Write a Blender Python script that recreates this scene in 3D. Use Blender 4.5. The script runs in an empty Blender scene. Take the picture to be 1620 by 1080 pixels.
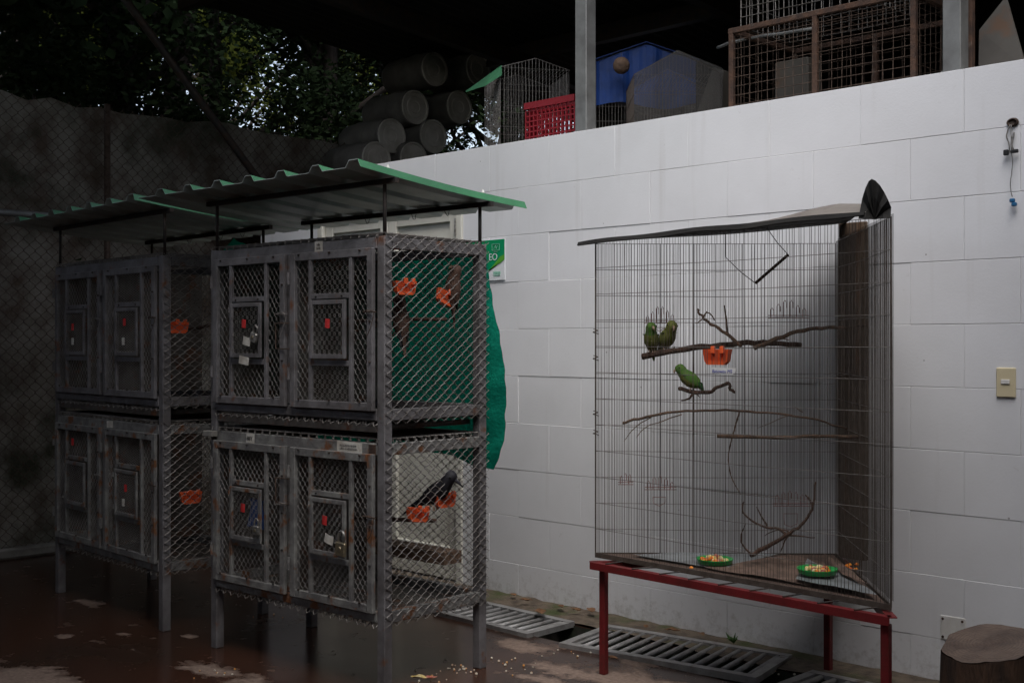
import bpy, math, random
from mathutils import Vector, Matrix
random.seed(7)
S = bpy.context.scene
COL = S.collection
R = math.radians

# ------------------------------------------------------------------ camera
F, H, HY, CX = 1920.0, 1.355, 542.0, 810.0          # focal (px of a 1620 wide frame), eye height, horizon row, centre column
ALPHA = math.atan(1955.0 / F)                        # angle between the optical axis and the wall direction
DX, DY = -math.cos(ALPHA), math.sin(ALPHA)
RX, RY = math.sin(ALPHA), math.cos(ALPHA)
WY = 12697 / 1955.0 * DY                             # front face of the white wall
cam = bpy.data.cameras.new('camera'); camo = bpy.data.objects.new('camera', cam); COL.objects.link(camo)
camo.location = (0, 0, H)
camo.rotation_euler = (R(90), 0, math.atan2(DY, DX) - R(90))
cam.sensor_width = 36; cam.lens = F / 1620 * 36; cam.shift_y = 2 / 1620
cam.clip_start = .05; cam.clip_end = 500
S.camera = camo

# ------------------------------------------------------------------ light
w = bpy.data.worlds.new('World'); S.world = w; w.use_nodes = True
nt = w.node_tree; nt.nodes.clear()
sky = nt.nodes.new('ShaderNodeTexSky'); sky.sky_type = 'NISHITA'; sky.sun_disc = False
SUN_AZ, SUN_EL = (0.7, -0.714), R(58)
sky.sun_elevation = SUN_EL; sky.sun_rotation = math.atan2(SUN_AZ[0], SUN_AZ[1])
sky.air_density = 1.0; sky.dust_density = 3.0; sky.ozone_density = 1.5
bg = nt.nodes.new('ShaderNodeBackground'); bg.inputs[1].default_value = .13
wo = nt.nodes.new('ShaderNodeOutputWorld')
hs = nt.nodes.new('ShaderNodeHueSaturation'); hs.inputs['Saturation'].default_value = .6
nt.links.new(sky.outputs[0], hs.inputs['Color']); nt.links.new(hs.outputs[0], bg.inputs[0]); nt.links.new(bg.outputs[0], wo.inputs[0])
sl = bpy.data.lights.new('sun', 'SUN'); sl.energy = 1.5; sl.angle = R(55); sl.color = (1, .985, .98)
so = bpy.data.objects.new('sun', sl); COL.objects.link(so)
so.rotation_euler = Vector((SUN_AZ[0] * math.cos(SUN_EL), SUN_AZ[1] * math.cos(SUN_EL), math.sin(SUN_EL))).to_track_quat('Z', 'Y').to_euler()
so.location = (0, 0, 12)
vs = S.view_settings; vs.view_transform = 'Standard'; vs.look = 'None'; vs.exposure = 0.94; vs.gamma = 1
S.render.engine = 'CYCLES'; S.cycles.use_denoising = True; S.cycles.max_bounces = 8
S.cycles.diffuse_bounces = 4; S.cycles.transparent_max_bounces = 24; S.cycles.caustics_reflective = False

# ------------------------------------------------------------------ pixel helpers: where a thing seen in the photograph stands
def ray(x): return (DX + (x - CX) / F * RX, DY + (x - CX) / F * RY)
def at(x, y, Z): a = ray(x); return Vector((a[0] * Z, a[1] * Z, H - (y - HY) / F * Z))
def onY(x, y, Y): return at(x, y, Y / ray(x)[1])
def onX(x, y, X): return at(x, y, X / ray(x)[0])
def ground(x, y, z=0): return at(x, y, F * (H - z) / (y - HY))

# ------------------------------------------------------------------ materials
MATS = {}
def mat(name, c1, c2=None, scale=8, rough=.7, metal=0, bump=0, bscale=40, detail=5, lo=.4, hi=.65, c3=None, s3=20, lo3=.6, hi3=.7, coords='pos', spec=.4, stretch=None):
    m = bpy.data.materials.new(name); m.use_nodes = True; n = m.node_tree.nodes; L = m.node_tree.links
    b = n['Principled BSDF']; b.inputs['Roughness'].default_value = rough; b.inputs['Metallic'].default_value = metal
    b.inputs['Specular IOR Level'].default_value = spec
    if coords == 'pos':
        g = n.new('ShaderNodeNewGeometry'); vec = g.outputs['Position']
    else:
        g = n.new('ShaderNodeTexCoord'); vec = g.outputs['Object']
    if stretch:
        mp = n.new('ShaderNodeMapping'); mp.inputs['Scale'].default_value = stretch; L.new(vec, mp.inputs[0]); vec = mp.outputs[0]
    def noise(sc, det=5):
        t = n.new('ShaderNodeTexNoise'); t.inputs['Scale'].default_value = sc; t.inputs['Detail'].default_value = det; t.inputs['Roughness'].default_value = .6; L.new(vec, t.inputs[0]); return t
    def ramp(sock, a, b2):
        r = n.new('ShaderNodeMapRange'); r.inputs[1].default_value = a; r.inputs[2].default_value = b2; L.new(sock, r.inputs[0]); return r.outputs[0]
    def mix(f, a, b2):
        x = n.new('ShaderNodeMix'); x.data_type = 'RGBA'; L.new(f, x.inputs[0])
        for s, i in ((a, 6), (b2, 7)):
            if isinstance(s, tuple): x.inputs[i].default_value = s + (1,)
            else: L.new(s, x.inputs[i])
        return x.outputs[2]
    col = c1
    if c2: col = mix(ramp(noise(scale, detail).outputs[0], lo, hi), c1, c2)
    if c3: col = mix(ramp(noise(s3, 6).outputs[0], lo3, hi3), col, c3)
    if isinstance(col, tuple): b.inputs['Base Color'].default_value = col + (1,)
    else: L.new(col, b.inputs['Base Color'])
    if bump:
        bp = n.new('ShaderNodeBump'); bp.inputs['Strength'].default_value = bump; bp.inputs['Distance'].default_value = .01
        L.new(noise(bscale, 6).outputs[0], bp.inputs['Height']); L.new(bp.outputs[0], b.inputs['Normal'])
    MATS[name] = m
    return m

mat('grey_paint', (.17, .163, .168), (.10, .093, .093), 11, .55, 0, .3, 60, lo=.38, hi=.62, c3=(.15, .06, .025), s3=10, lo3=.6, hi3=.7)
mat('grey_paint_worn', (.13, .125, .122), (.235, .235, .22), 13, .65, 0, .4, 70, lo=.44, hi=.66, c3=(.16, .065, .026), s3=12, lo3=.55, hi3=.64)
mat('wire_galv', (.25, .235, .22), (.12, .105, .092), 9, .45, .35, 0)
mat('wire_rust', (.09, .062, .046), (.045, .028, .02), 25, .7, .2, 0)
mat('mesh_grey', (.28, .27, .26), (.15, .135, .125), 12, .5, .3, 0)
mat('cage_wire', (.10, .082, .068), (.06, .045, .036), 30, .6, .2, 0)
mat('cross_wire', (.2, .19, .175), (.12, .1, .085), 30, .55, .2, 0)
mat('green_sheet', (.06, .21, .105), (.05, .155, .085), 4, .45, 0, .05, 30)
mat('galv_under', (.42, .47, .445), (.3, .34, .32), 5, .42, .25, .1, 30)
mat('black_iron', (.025, .023, .022), (.05, .03, .02), 20, .6)
mat('orange_plastic', (.85, .13, .04), None, rough=.35)
mat('red_tag', (.5, .03, .03), None, rough=.6)
mat('paper', (.6, .58, .53), (.42, .38, .32), 30, .8)
mat('ink', (.02, .02, .025), None, rough=.8)
mat('blue_ink', (.03, .05, .32), None, rough=.8)
mat('brass', (.3, .25, .16), (.2, .18, .14), 40, .4, .7)
mat('lock_steel', (.4, .39, .37), (.2, .19, .17), 40, .4, .7)
mat('red_paint', (.16, .014, .016), (.105, .014, .013), 12, .5, 0, .2, 60, c3=(.07, .03, .02), s3=18, lo3=.6, hi3=.7)
mat('black_rubber', (.009, .0085, .008), (.018, .017, .015), 5, .85, 0, .35, 25)
mat('sheet_top', (.2, .18, .16), (.12, .1, .09), 6, .7, 0, .3, 30)
mat('plank', (.12, .08, .05), (.07, .046, .032), 6, .8, 0, .5, 60, stretch=(6, 6, .6), c3=(.2, .085, .03), s3=4, lo3=.55, hi3=.65)
mat('wood_floor', (.13, .085, .065), (.075, .052, .042), 8, .8, 0, .3, 50)
mat('bark', (.105, .06, .042), (.05, .03, .022), 30, .85, 0, .7, 90)
mat('tree_bark', (.03, .022, .017), (.016, .012, .01), 8, .9, 0, .7, 30)
mat('bark_pale', (.19, .12, .08), (.10, .065, .045), 30, .85, 0, .6, 90)
mat('plastic_film', (.26, .28, .29), (.17, .175, .175), 9, .4, 0, .3, 25)
mat('paper_brown', (.19, .125, .095), (.1, .068, .052), 12, .85)
mat('green_plastic', (.015, .36, .07), None, rough=.3)
mat('fruit_orange', (.8, .3, .03), (.7, .12, .03), 60, .5)
mat('fruit_red', (.45, .06, .05), (.5, .3, .2), 80, .5)
mat('fruit_yellow', (.8, .6, .2), (.75, .7, .5), 60, .5)
mat('pink_wire', (.30, .13, .12), (.2, .1, .08), 30, .6)
mat('dark_concrete', (.05, .047, .043), (.03, .028, .026), 5, .9, 0, .4, 20)
mat('door_cream', (.66, .65, .58), (.6, .58, .51), 5, .45, 0, .05, 20)
mat('plate_cream', (.62, .54, .36), None, rough=.35)
mat('plate_white', (.72, .72, .7), (.6, .58, .55), 10, .4)
mat('rubber', (.015, .015, .016), None, rough=.6)
mat('blue_plastic', (.02, .12, .26), None, rough=.4)
mat('cord', (.2, .19, .18), (.05, .05, .05), 60, .7)
mat('post_zinc', (.21, .215, .21), (.14, .14, .137), 9, .5, .25, .1, 40)
mat('rust_iron', (.085, .045, .028), (.042, .026, .02), 20, .85, 0, .5, 80, c3=(.12, .1, .085), s3=12, lo3=.6, hi3=.7)
mat('red_crate', (.21, .011, .018), None, rough=.45)
mat('blue_tarp', (.01, .055, .25), (.008, .035, .15), 6, .55, 0, .3, 30)
mat('drum', (.15, .14, .125), (.09, .085, .075), 5, .6, 0, .1, 20)
mat('drum_lid', (.5, .47, .42), (.36, .33, .28), 6, .6)
mat('roof_under', (.035, .033, .032), (.022, .021, .02), 2, .8)
mat('sheet_brown', (.085, .078, .066), (.055, .048, .04), 3, .6, c3=(.1, .055, .03), s3=4)
mat('grate_steel', (.36, .355, .35), (.25, .24, .23), 14, .5, .4, .25, 60, c3=(.1, .075, .055), s3=12, lo3=.62, hi3=.72)
mat('dry_leaf', (.2, .1, .045), (.12, .06, .03), 40, .8)
mat('weed', (.06, .14, .03), (.04, .09, .02), 40, .7)
mat('crumb', (.62, .58, .48), (.6, .28, .06), 35, .8, lo=.5, hi=.58)
mat('bird_green', (.06, .16, .022), (.1, .19, .03), 55, .75, 0, .3, 160)
mat('bird_olive', (.15, .17, .035), (.19, .2, .05), 55, .75, 0, .3, 160)
mat('bird_darkgreen', (.02, .09, .022), (.035, .12, .03), 60, .75, 0, .3, 160)
mat('bird_black', (.008, .008, .011), (.015, .014, .02), 60, .7, 0, .3, 160)
mat('bird_brown', (.075, .038, .024), (.045, .024, .016), 60, .75, 0, .3, 160)
mat('bird_beak', (.35, .25, .17), None, rough=.5)
mat('eye', (.004, .004, .004), None, rough=.15)
mat('sign_green', (.0, .26, .1), None, rough=.4)
mat('sign_lime', (.1, .36, .035), None, rough=.4)
mat('sign_white', (.7, .72, .73), None, rough=.4)
mat('sign_pale', (.25, .5, .38), None, rough=.4)
mat('kerb_pale', (.22, .21, .19), (.1, .095, .085), 7, .8, 0, .3, 40)
mat('tray_sheet', (.12, .11, .1), (.065, .05, .042), 9, .6, .3, .3, 40, c3=(.15, .06, .03), s3=13, lo3=.56, hi3=.68)
mat('blue_rag', (.03, .08, .25), None, rough=.8)

def leaf_mat(name, a, b_, tr=.35, bump=0):
    m = mat(name, a, b_, 5.0 if bump else 3.0, .75, 0, bump, 38, lo=.35, hi=.65, spec=.12)
    n = m.node_tree.nodes; L = m.node_tree.links; p = n['Principled BSDF']
    t = n.new('ShaderNodeBsdfTranslucent'); x = n.new('ShaderNodeMixShader'); x.inputs[0].default_value = tr
    src = p.inputs['Base Color'].links[0].from_socket
    L.new(src, t.inputs[0]); L.new(p.outputs[0], x.inputs[1]); L.new(t.outputs[0], x.inputs[2]); L.new(x.outputs[0], n['Material Output'].inputs[0])
leaf_mat('leaf_shade', (.008, .016, .005), (.014, .026, .008), .15)  # shade of the near trees is put into this very dark leaf colour
leaf_mat('tarp', (.006, .29, .185), (.004, .17, .115), .45, .9)
leaf_mat('leaf_lit', (.06, .09, .014), (.15, .17, .035), .45)  # brighter leaf colour stands in for sunlight on the far trees

def net_mat(name, colr, dens):
    m = mat(name, colr, None, rough=.8); n = m.node_tree.nodes; L = m.node_tree.links
    t = n.new('ShaderNodeBsdfTransparent'); x = n.new('ShaderNodeMixShader'); x.inputs[0].default_value = dens
    L.new(t.outputs[0], x.inputs[1]); L.new(n['Principled BSDF'].outputs[0], x.inputs[2]); L.new(x.outputs[0], n['Material Output'].inputs[0])
net_mat('fine_net', (.15, .138, .12), .48)
net_mat('fine_net_pale', (.075, .072, .068), .42)

def wall_paint():
    m = mat('wall_paint', (.74, .742, .76), (.67, .672, .686), 2.5, .55, 0, .08, 90, lo=.3, hi=.75)
    n = m.node_tree.nodes; L = m.node_tree.links; b = n['Principled BSDF']
    src = b.inputs['Base Color'].links[0].from_socket
    g = n.new('ShaderNodeNewGeometry')
    # small pits and splashes, sparse
    mp = n.new('ShaderNodeMapping'); mp.inputs['Scale'].default_value = (1, .2, 1); L.new(g.outputs[0], mp.inputs[0])
    v = n.new('ShaderNodeTexVoronoi'); v.inputs['Scale'].default_value = 9; v.inputs['Randomness'].default_value = 1; L.new(mp.outputs[0], v.inputs[0])
    wn = n.new('ShaderNodeSeparateColor'); L.new(v.outputs['Color'], wn.inputs[0])
    size = n.new('ShaderNodeMapRange'); size.inputs[1].default_value = .55; size.inputs[2].default_value = 1; size.inputs[3].default_value = 0; size.inputs[4].default_value = .045; L.new(wn.outputs[0], size.inputs[0])
    lt = n.new('ShaderNodeMath'); lt.operation = 'LESS_THAN'; L.new(v.outputs['Distance'], lt.inputs[0]); L.new(size.outputs[0], lt.inputs[1])
    sc = n.new('ShaderNodeMath'); sc.operation = 'MULTIPLY'; sc.inputs[1].default_value = .6; L.new(lt.outputs[0], sc.inputs[0])
    x = n.new('ShaderNodeMix'); x.data_type = 'RGBA'; L.new(sc.outputs[0], x.inputs[0]); L.new(src, x.inputs[6]); x.inputs[7].default_value = (.12, .1, .085, 1)
    # faint brown drips
    mp2 = n.new('ShaderNodeMapping'); mp2.inputs['Scale'].default_value = (14, 14, .8); L.new(g.outputs[0], mp2.inputs[0])
    ns = n.new('ShaderNodeTexNoise'); ns.inputs['Scale'].default_value = 1; ns.inputs['Detail'].default_value = 6; L.new(mp2.outputs[0], ns.inputs[0])
    r = n.new('ShaderNodeMapRange'); r.inputs[1].default_value = .6; r.inputs[2].default_value = .8; r.inputs[4].default_value = .22; L.new(ns.outputs[0], r.inputs[0])
    y = n.new('ShaderNodeMix'); y.data_type = 'RGBA'; L.new(r.outputs[0], y.inputs[0]); L.new(x.outputs[2], y.inputs[6]); y.inputs[7].default_value = (.36, .32, .27, 1)
    # mud splashed up from the drain
    sp = n.new('ShaderNodeSeparateXYZ'); L.new(g.outputs[0], sp.inputs[0])
    zr_ = n.new('ShaderNodeMapRange'); zr_.inputs[1].default_value = 0; zr_.inputs[2].default_value = .22; zr_.inputs[3].default_value = .24; zr_.inputs[4].default_value = 0; L.new(sp.outputs[2], zr_.inputs[0])
    n3 = n.new('ShaderNodeTexNoise'); n3.inputs['Scale'].default_value = 26; n3.inputs['Detail'].default_value = 8; n3.inputs['Roughness'].default_value = .7; L.new(g.outputs[0], n3.inputs[0])
    ad = n.new('ShaderNodeMath'); ad.operation = 'ADD'; L.new(zr_.outputs[0], ad.inputs[0]); L.new(n3.outputs[0], ad.inputs[1])
    r3 = n.new('ShaderNodeMapRange'); r3.inputs[1].default_value = .64; r3.inputs[2].default_value = .86; r3.inputs[4].default_value = .38; L.new(ad.outputs[0], r3.inputs[0])
    y3 = n.new('ShaderNodeMix'); y3.data_type = 'RGBA'; L.new(r3.outputs[0], y3.inputs[0]); L.new(y.outputs[2], y3.inputs[6]); y3.inputs[7].default_value = (.2, .165, .125, 1)
    L.new(y3.outputs[2], b.inputs['Base Color'])
wall_paint()
mat('joint', (.66, .655, .64), (.5, .47, .43), 3, .9, lo=.4, hi=.6)

def ground_mat():
    m = bpy.data.materials.new('wet_concrete'); m.use_nodes = True; n = m.node_tree.nodes; L = m.node_tree.links; b = n['Principled BSDF']
    g = n.new('ShaderNodeNewGeometry')
    def noise(s, d=6, rg=.6):
        t = n.new('ShaderNodeTexNoise'); t.inputs['Scale'].default_value = s; t.inputs['Detail'].default_value = d; t.inputs['Roughness'].default_value = rg; L.new(g.outputs[0], t.inputs[0]); return t
    def mth(op, a, bb):
        k = n.new('ShaderNodeMath'); k.operation = op
        for i, s in enumerate((a, bb)):
            if s is None: continue
            if isinstance(s, (int, float)): k.inputs[i].default_value = s
            else: L.new(s, k.inputs[i])
        return k.outputs[0]
    def mix(f, a, bb):
        x = n.new('ShaderNodeMix'); x.data_type = 'RGBA'; L.new(f, x.inputs[0])
        for s, i in ((a, 6), (bb, 7)):
            if isinstance(s, tuple): x.inputs[i].default_value = s + (1,)
            else: L.new(s, x.inputs[i])
        return x.outputs[2]
    def rng(s, a, bb, c=0, d=1):
        r = n.new('ShaderNodeMapRange'); r.inputs[1].default_value = a; r.inputs[2].default_value = bb; r.inputs[3].default_value = c; r.inputs[4].default_value = d; L.new(s, r.inputs[0]); return r.outputs[0]
    # where the slab stands a little higher and has dried: (x, y, half length along X, half length along Y)
    dry = [ground(40, 1072), ground(335, 1058), ground(300, 1006), ground(140, 952), ground(100, 1005), ground(195, 1002), ground(430, 1090), ground(830, 1022), ground(900, 1062), ground(990, 1075), ground(1010, 1048), ground(860, 1075), ground(1080, 1085)]
    dsz = [(.30, .16), (.17, .09), (.05, .03), (.09, .05), (.06, .04), (.035, .035), (.3, .1), (.2, .1), (.22, .08), (.3, .15), (.12, .06), (.16, .06), (.22, .06)]
    acc = None
    for p, (sx, sy) in zip(dry, dsz):
        mp = n.new('ShaderNodeMapping'); mp.vector_type = 'POINT'
        ca = 1
        mp.inputs['Location'].default_value = (-p.x / sx, -p.y / sy, 0); mp.inputs['Scale'].default_value = (1 / sx, 1 / sy, 0)
        L.new(g.outputs[0], mp.inputs[0])
        ln = n.new('ShaderNodeVectorMath'); ln.operation = 'LENGTH'; L.new(mp.outputs[0], ln.inputs[0])
        e = rng(ln.outputs['Value'], .2, 1.5, 1, 0)
        acc = e if acc is None else mth('MAXIMUM', acc, e)
    nn = noise(7, 8, .65).outputs[0]
    big = noise(1.7, 4).outputs[0]
    s = mth('ADD', mth('MULTIPLY', acc, 1.0), mth('ADD', mth('MULTIPLY', mth('SUBTRACT', nn, .5), 2.6), mth('MULTIPLY', mth('SUBTRACT', noise(22, 8, .7).outputs[0], .5), 1.3)))
    dryf = rng(s, .34, .74)
    fine = noise(60, 6).outputs[0]
    wet = mix(rng(noise(110, 4).outputs[0], .55, .72, 0, .55), mix(rng(big, .35, .65), (.055, .022, .013), (.034, .018, .012)), (.095, .06, .042))
    b.inputs['Specular IOR Level'].default_value = .36
    dryc = mix(rng(fine, .3, .7), (.27, .2, .16), (.15, .105, .082))
    L.new(mix(dryf, wet, dryc), b.inputs['Base Color'])
    L.new(mth('ADD', rng(dryf, 0, 1, .17, .85), mth('MULTIPLY', rng(big, .3, .7), .12)), b.inputs['Roughness'])
    bp = n.new('ShaderNodeBump'); bp.inputs['Distance'].default_value = .006
    L.new(mth('MULTIPLY', fine, dryf), bp.inputs['Height']); bp.inputs['Strength'].default_value = .6
    L.new(bp.outputs[0], b.inputs['Normal'])
    MATS['wet_concrete'] = m
ground_mat()
mat('ledge', (.15, .115, .082), (.07, .052, .038), 14, .75, 0, .7, 60, c3=(.055, .07, .02), s3=4, lo3=.5, hi3=.64)
mat('trench', (.03, .026, .022), (.02, .03, .014), 9, .8, 0, .5, 40)
mat('mossy', (.23, .215, .185), (.1, .076, .058), 3.2, .95, 0, 1.0, 34, detail=12, lo=.44, hi=.62, c3=(.04, .042, .026), s3=1.9, lo3=.5, hi3=.66)
mat('stump_top', (.17, .118, .088), (.09, .06, .046), 9, .45, 0, .5, 30)
mat('stump_bark', (.085, .046, .027), (.035, .021, .014), 8, .8, 0, .9, 30, stretch=(4, 4, .7))
def rings():
    m = MATS['stump_top']; n = m.node_tree.nodes; L = m.node_tree.links; b = n['Principled BSDF']; src = b.inputs['Base Color'].links[0].from_socket
    tc = n.new('ShaderNodeTexCoord'); w_ = n.new('ShaderNodeTexWave'); w_.wave_type = 'RINGS'; w_.rings_direction = 'Z'; w_.inputs['Scale'].default_value = 26; w_.inputs['Distortion'].default_value = 5; w_.inputs['Detail'].default_value = 4; w_.inputs['Detail Scale'].default_value = 1.5
    L.new(tc.outputs['Object'], w_.inputs[0]); r = n.new('ShaderNodeMapRange'); r.inputs[1].default_value = .1; r.inputs[2].default_value = .9; r.inputs[4].default_value = .5; L.new(w_.outputs[1], r.inputs[0])
    x = n.new('ShaderNodeMix'); x.data_type = 'RGBA'; L.new(r.outputs[0], x.inputs[0]); L.new(src, x.inputs[6]); x.inputs[7].default_value = (.045, .034, .03, 1); L.new(x.outputs[2], b.inputs['Base Color'])
    v = n.new('ShaderNodeTexVoronoi'); v.feature = 'DISTANCE_TO_EDGE'; v.inputs['Scale'].default_value = 11; L.new(tc.outputs['Object'], v.inputs[0])
    c = n.new('ShaderNodeMapRange'); c.inputs[1].default_value = 0; c.inputs[2].default_value = .035; c.inputs[3].default_value = .25; c.inputs[4].default_value = 0; L.new(v.outputs['Distance'], c.inputs[0])
    y = n.new('ShaderNodeMix'); y.data_type = 'RGBA'; L.new(c.outputs[0], y.inputs[0]); L.new(x.outputs[2], y.inputs[6]); y.inputs[7].default_value = (.03, .022, .018, 1); L.new(y.outputs[2], b.inputs['Base Color'])
rings()
mat('deck', (.1, .09, .08), None, rough=.9)
mat('plain_wall', (.3, .29, .27), (.24, .23, .215), 2, .9)

# ------------------------------------------------------------------ builders
class MB:
    def __init__(s): s.v = []; s.f = []; s.m = []
    def add(s, vs, fs, m=0):
        o = len(s.v); s.v += [Vector(p) for p in vs]; s.f += [tuple(i + o for i in f) for f in fs]; s.m += [m] * len(fs); return s
    def box(s, a, b, m=0):
        x0, y0, z0 = a; x1, y1, z1 = b
        return s.add([(x0, y0, z0), (x1, y0, z0), (x1, y1, z0), (x0, y1, z0), (x0, y0, z1), (x1, y0, z1), (x1, y1, z1), (x0, y1, z1)],
                     [(0, 3, 2, 1), (4, 5, 6, 7), (0, 1, 5, 4), (1, 2, 6, 5), (2, 3, 7, 6), (3, 0, 4, 7)], m)
    def bbox(s, a, b, e=.003, m=0):                       # box with chamfered edges
        x0, y0, z0 = a; x1, y1, z1 = b; vs = []; idx = {}
        for i, x in enumerate((x0, x1)):
            for j, y in enumerate((y0, y1)):
                for k, z in enumerate((z0, z1)):
                    sx, sy, sz = (1 - 2 * i) * e, (1 - 2 * j) * e, (1 - 2 * k) * e
                    for ax, p in enumerate(((x, y + sy, z + sz), (x + sx, y, z + sz), (x + sx, y + sy, z))):
                        idx[i, j, k, ax] = len(vs); vs.append(p)
        fs = []
        for i in (0, 1):
            q = [idx[i, 0, 0, 0], idx[i, 1, 0, 0], idx[i, 1, 1, 0], idx[i, 0, 1, 0]]; fs.append(q if i else q[::-1])
            q = [idx[0, i, 0, 1], idx[1, i, 0, 1], idx[1, i, 1, 1], idx[0, i, 1, 1]]; fs.append(q[::-1] if i else q)
            q = [idx[0, 0, i, 2], idx[1, 0, i, 2], idx[1, 1, i, 2], idx[0, 1, i, 2]]; fs.append(q if i else q[::-1])
        for i in (0, 1):
            for j in (0, 1):
                fs.append([idx[i, j, 0, 0], idx[i, j, 1, 0], idx[i, j, 1, 1], idx[i, j, 0, 1]])
                fs.append([idx[i, 0, j, 0], idx[i, 1, j, 0], idx[i, 1, j, 2], idx[i, 0, j, 2]])
                fs.append([idx[0, i, j, 1], idx[1, i, j, 1], idx[1, i, j, 2], idx[0, i, j, 2]])
                for k in (0, 1): fs.append([idx[i, j, k, 0], idx[i, j, k, 1], idx[i, j, k, 2]])
        return s.add(vs, fs, m)
    def beam(s, p, q, w, h, m=0, up=(0, 0, 1)):           # rectangular bar from p to q
        p, q = Vector(p), Vector(q); d = (q - p).normalized(); u = Vector(up)
        if abs(d.dot(u)) > .95: u = Vector((0, 1, 0))
        sx = d.cross(u).normalized() * w / 2; sy = sx.cross(d).normalized() * h / 2
        vs = [e + a * sx + b * sy for e in (p, q) for a, b in ((-1, -1), (1, -1), (1, 1), (-1, 1))]
        return s.add(vs, [(0, 3, 2, 1), (4, 5, 6, 7), (0, 1, 5, 4), (1, 2, 6, 5), (2, 3, 7, 6), (3, 0, 4, 7)], m)
    def tube(s, path, r, n=6, m=0, cap=True):
        path = [Vector(p) for p in path]; k = len(path); rs = r if isinstance(r, (list, tuple)) else [r] * k
        t0 = (path[1] - path[0]).normalized(); u = Vector((0, 0, 1)) if abs(t0.z) < .9 else Vector((1, 0, 0))
        a = t0.cross(u).normalized(); o = len(s.v)
        for i in range(k):
            t = (path[min(i + 1, k - 1)] - path[max(i - 1, 0)])
            t = t.normalized() if t.length > 1e-9 else t0
            a = (a - t * a.dot(t)); a = a.normalized() if a.length > 1e-6 else t.orthogonal().normalized()
            b = t.cross(a)
            for j in range(n):
                an = 2 * math.pi * j / n; s.v.append(path[i] + (a * math.cos(an) + b * math.sin(an)) * rs[i])
        for i in range(k - 1):
            for j in range(n):
                j2 = (j + 1) % n
                s.f.append((o + i * n + j, o + i * n + j2, o + (i + 1) * n + j2, o + (i + 1) * n + j)); s.m.append(m)
        if cap:
            s.f.append(tuple(o + j for j in range(n))[::-1]); s.m.append(m)
            s.f.append(tuple(o + (k - 1) * n + j for j in range(n))); s.m.append(m)
        return s
    def prism(s, poly, d, m=0):                           # polygon (3d points) pushed along d
        n = len(poly); d = Vector(d); P = [Vector(p) for p in poly]
        return s.add(P + [p + d for p in P], [tuple(range(n))[::-1], tuple(range(n, 2 * n))] + [(i, (i + 1) % n, n + (i + 1) % n, n + i) for i in range(n)], m)
    def lathe(s, prof, n=20, c=(0, 0, 0), axis='z', m=0, sq=(1, 1)):
        o = len(s.v); c = Vector(c)
        for r, z in prof:
            for j in range(n):
                a = 2 * math.pi * j / n; x, y = r * math.cos(a) * sq[0], r * math.sin(a) * sq[1]
                s.v.append(c + (Vector((x, y, z)) if axis == 'z' else Vector((z, x, y)) if axis == 'x' else Vector((x, z, y))))
        for i in range(len(prof) - 1):
            for j in range(n):
                j2 = (j + 1) % n; s.f.append((o + i * n + j, o + i * n + j2, o + (i + 1) * n + j2, o + (i + 1) * n + j)); s.m.append(m)
        s.f.append(tuple(o + j for j in range(n))[::-1]); s.m.append(m)
        s.f.append(tuple(o + (len(prof) - 1) * n + j for j in range(n))); s.m.append(m)
        return s
    def build(s, name, mats, parent=None, smooth=False, kind=None, world=False, label=None):
        if isinstance(mats, str): mats = [mats]
        me = bpy.data.meshes.new(name); V = s.v; loc = Vector((0, 0, 0))
        if parent is None:
            xs = [p.x for p in V]; ys = [p.y for p in V]; zs = [p.z for p in V]
            loc = Vector(((min(xs) + max(xs)) / 2, (min(ys) + max(ys)) / 2, min(zs))); V = [p - loc for p in V]
        elif world:
            M = WORLD(parent).inverted(); V = [M @ p for p in V]
        me.from_pydata([tuple(p) for p in V], [], s.f)
        for k in mats: me.materials.append(MATS[k])
        me.polygons.foreach_set('material_index', s.m)
        if smooth: me.polygons.foreach_set('use_smooth', [True] * len(me.polygons))
        me.update()
        o = bpy.data.objects.new(name, me); COL.objects.link(o); o.location = loc
        if parent: o.parent = parent
        if kind: o['kind'] = kind
        if label: o['label'] = label
        return o
def WORLD(o):
    M = Matrix.LocRotScale(o.location, o.rotation_euler, o.scale)
    return WORLD(o.parent) @ M if o.parent else M
def tag(o, label, cat, group=None):
    o['label'] = label; o['category'] = cat
    if group: o['group'] = group
    return o
def thing(name, label, cat, loc=(0, 0, 0), rz=0, group=None, rot=None):
    o = bpy.data.objects.new(name, None); COL.objects.link(o); o.empty_display_size = .1
    o.location = loc; o.rotation_euler = rot if rot else (0, 0, rz); return tag(o, label, cat, group)
def inst(src, loc, parent=None, rot=None, scale=None, name=None):
    o = src.copy(); COL.objects.link(o); o.location = loc
    if rot: o.rotation_euler = rot
    if scale: o.scale = scale
    o.parent = parent; return o
def text_mesh(txt, size, mtx, parent, mname, name='lettering', shear=0):
    cu = bpy.data.curves.new(name, 'FONT'); cu.body = txt; cu.size = size; cu.extrude = .0003; cu.shear = shear
    t = bpy.data.objects.new('tmp', cu); COL.objects.link(t)
    dg = bpy.context.evaluated_depsgraph_get(); me = bpy.data.meshes.new_from_object(t.evaluated_get(dg)); me.transform(mtx)
    bpy.data.objects.remove(t); me.materials.clear(); me.materials.append(MATS[mname]); me.name = name
    o = bpy.data.objects.new(name, me); COL.objects.link(o); o.parent = parent; return o
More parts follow.
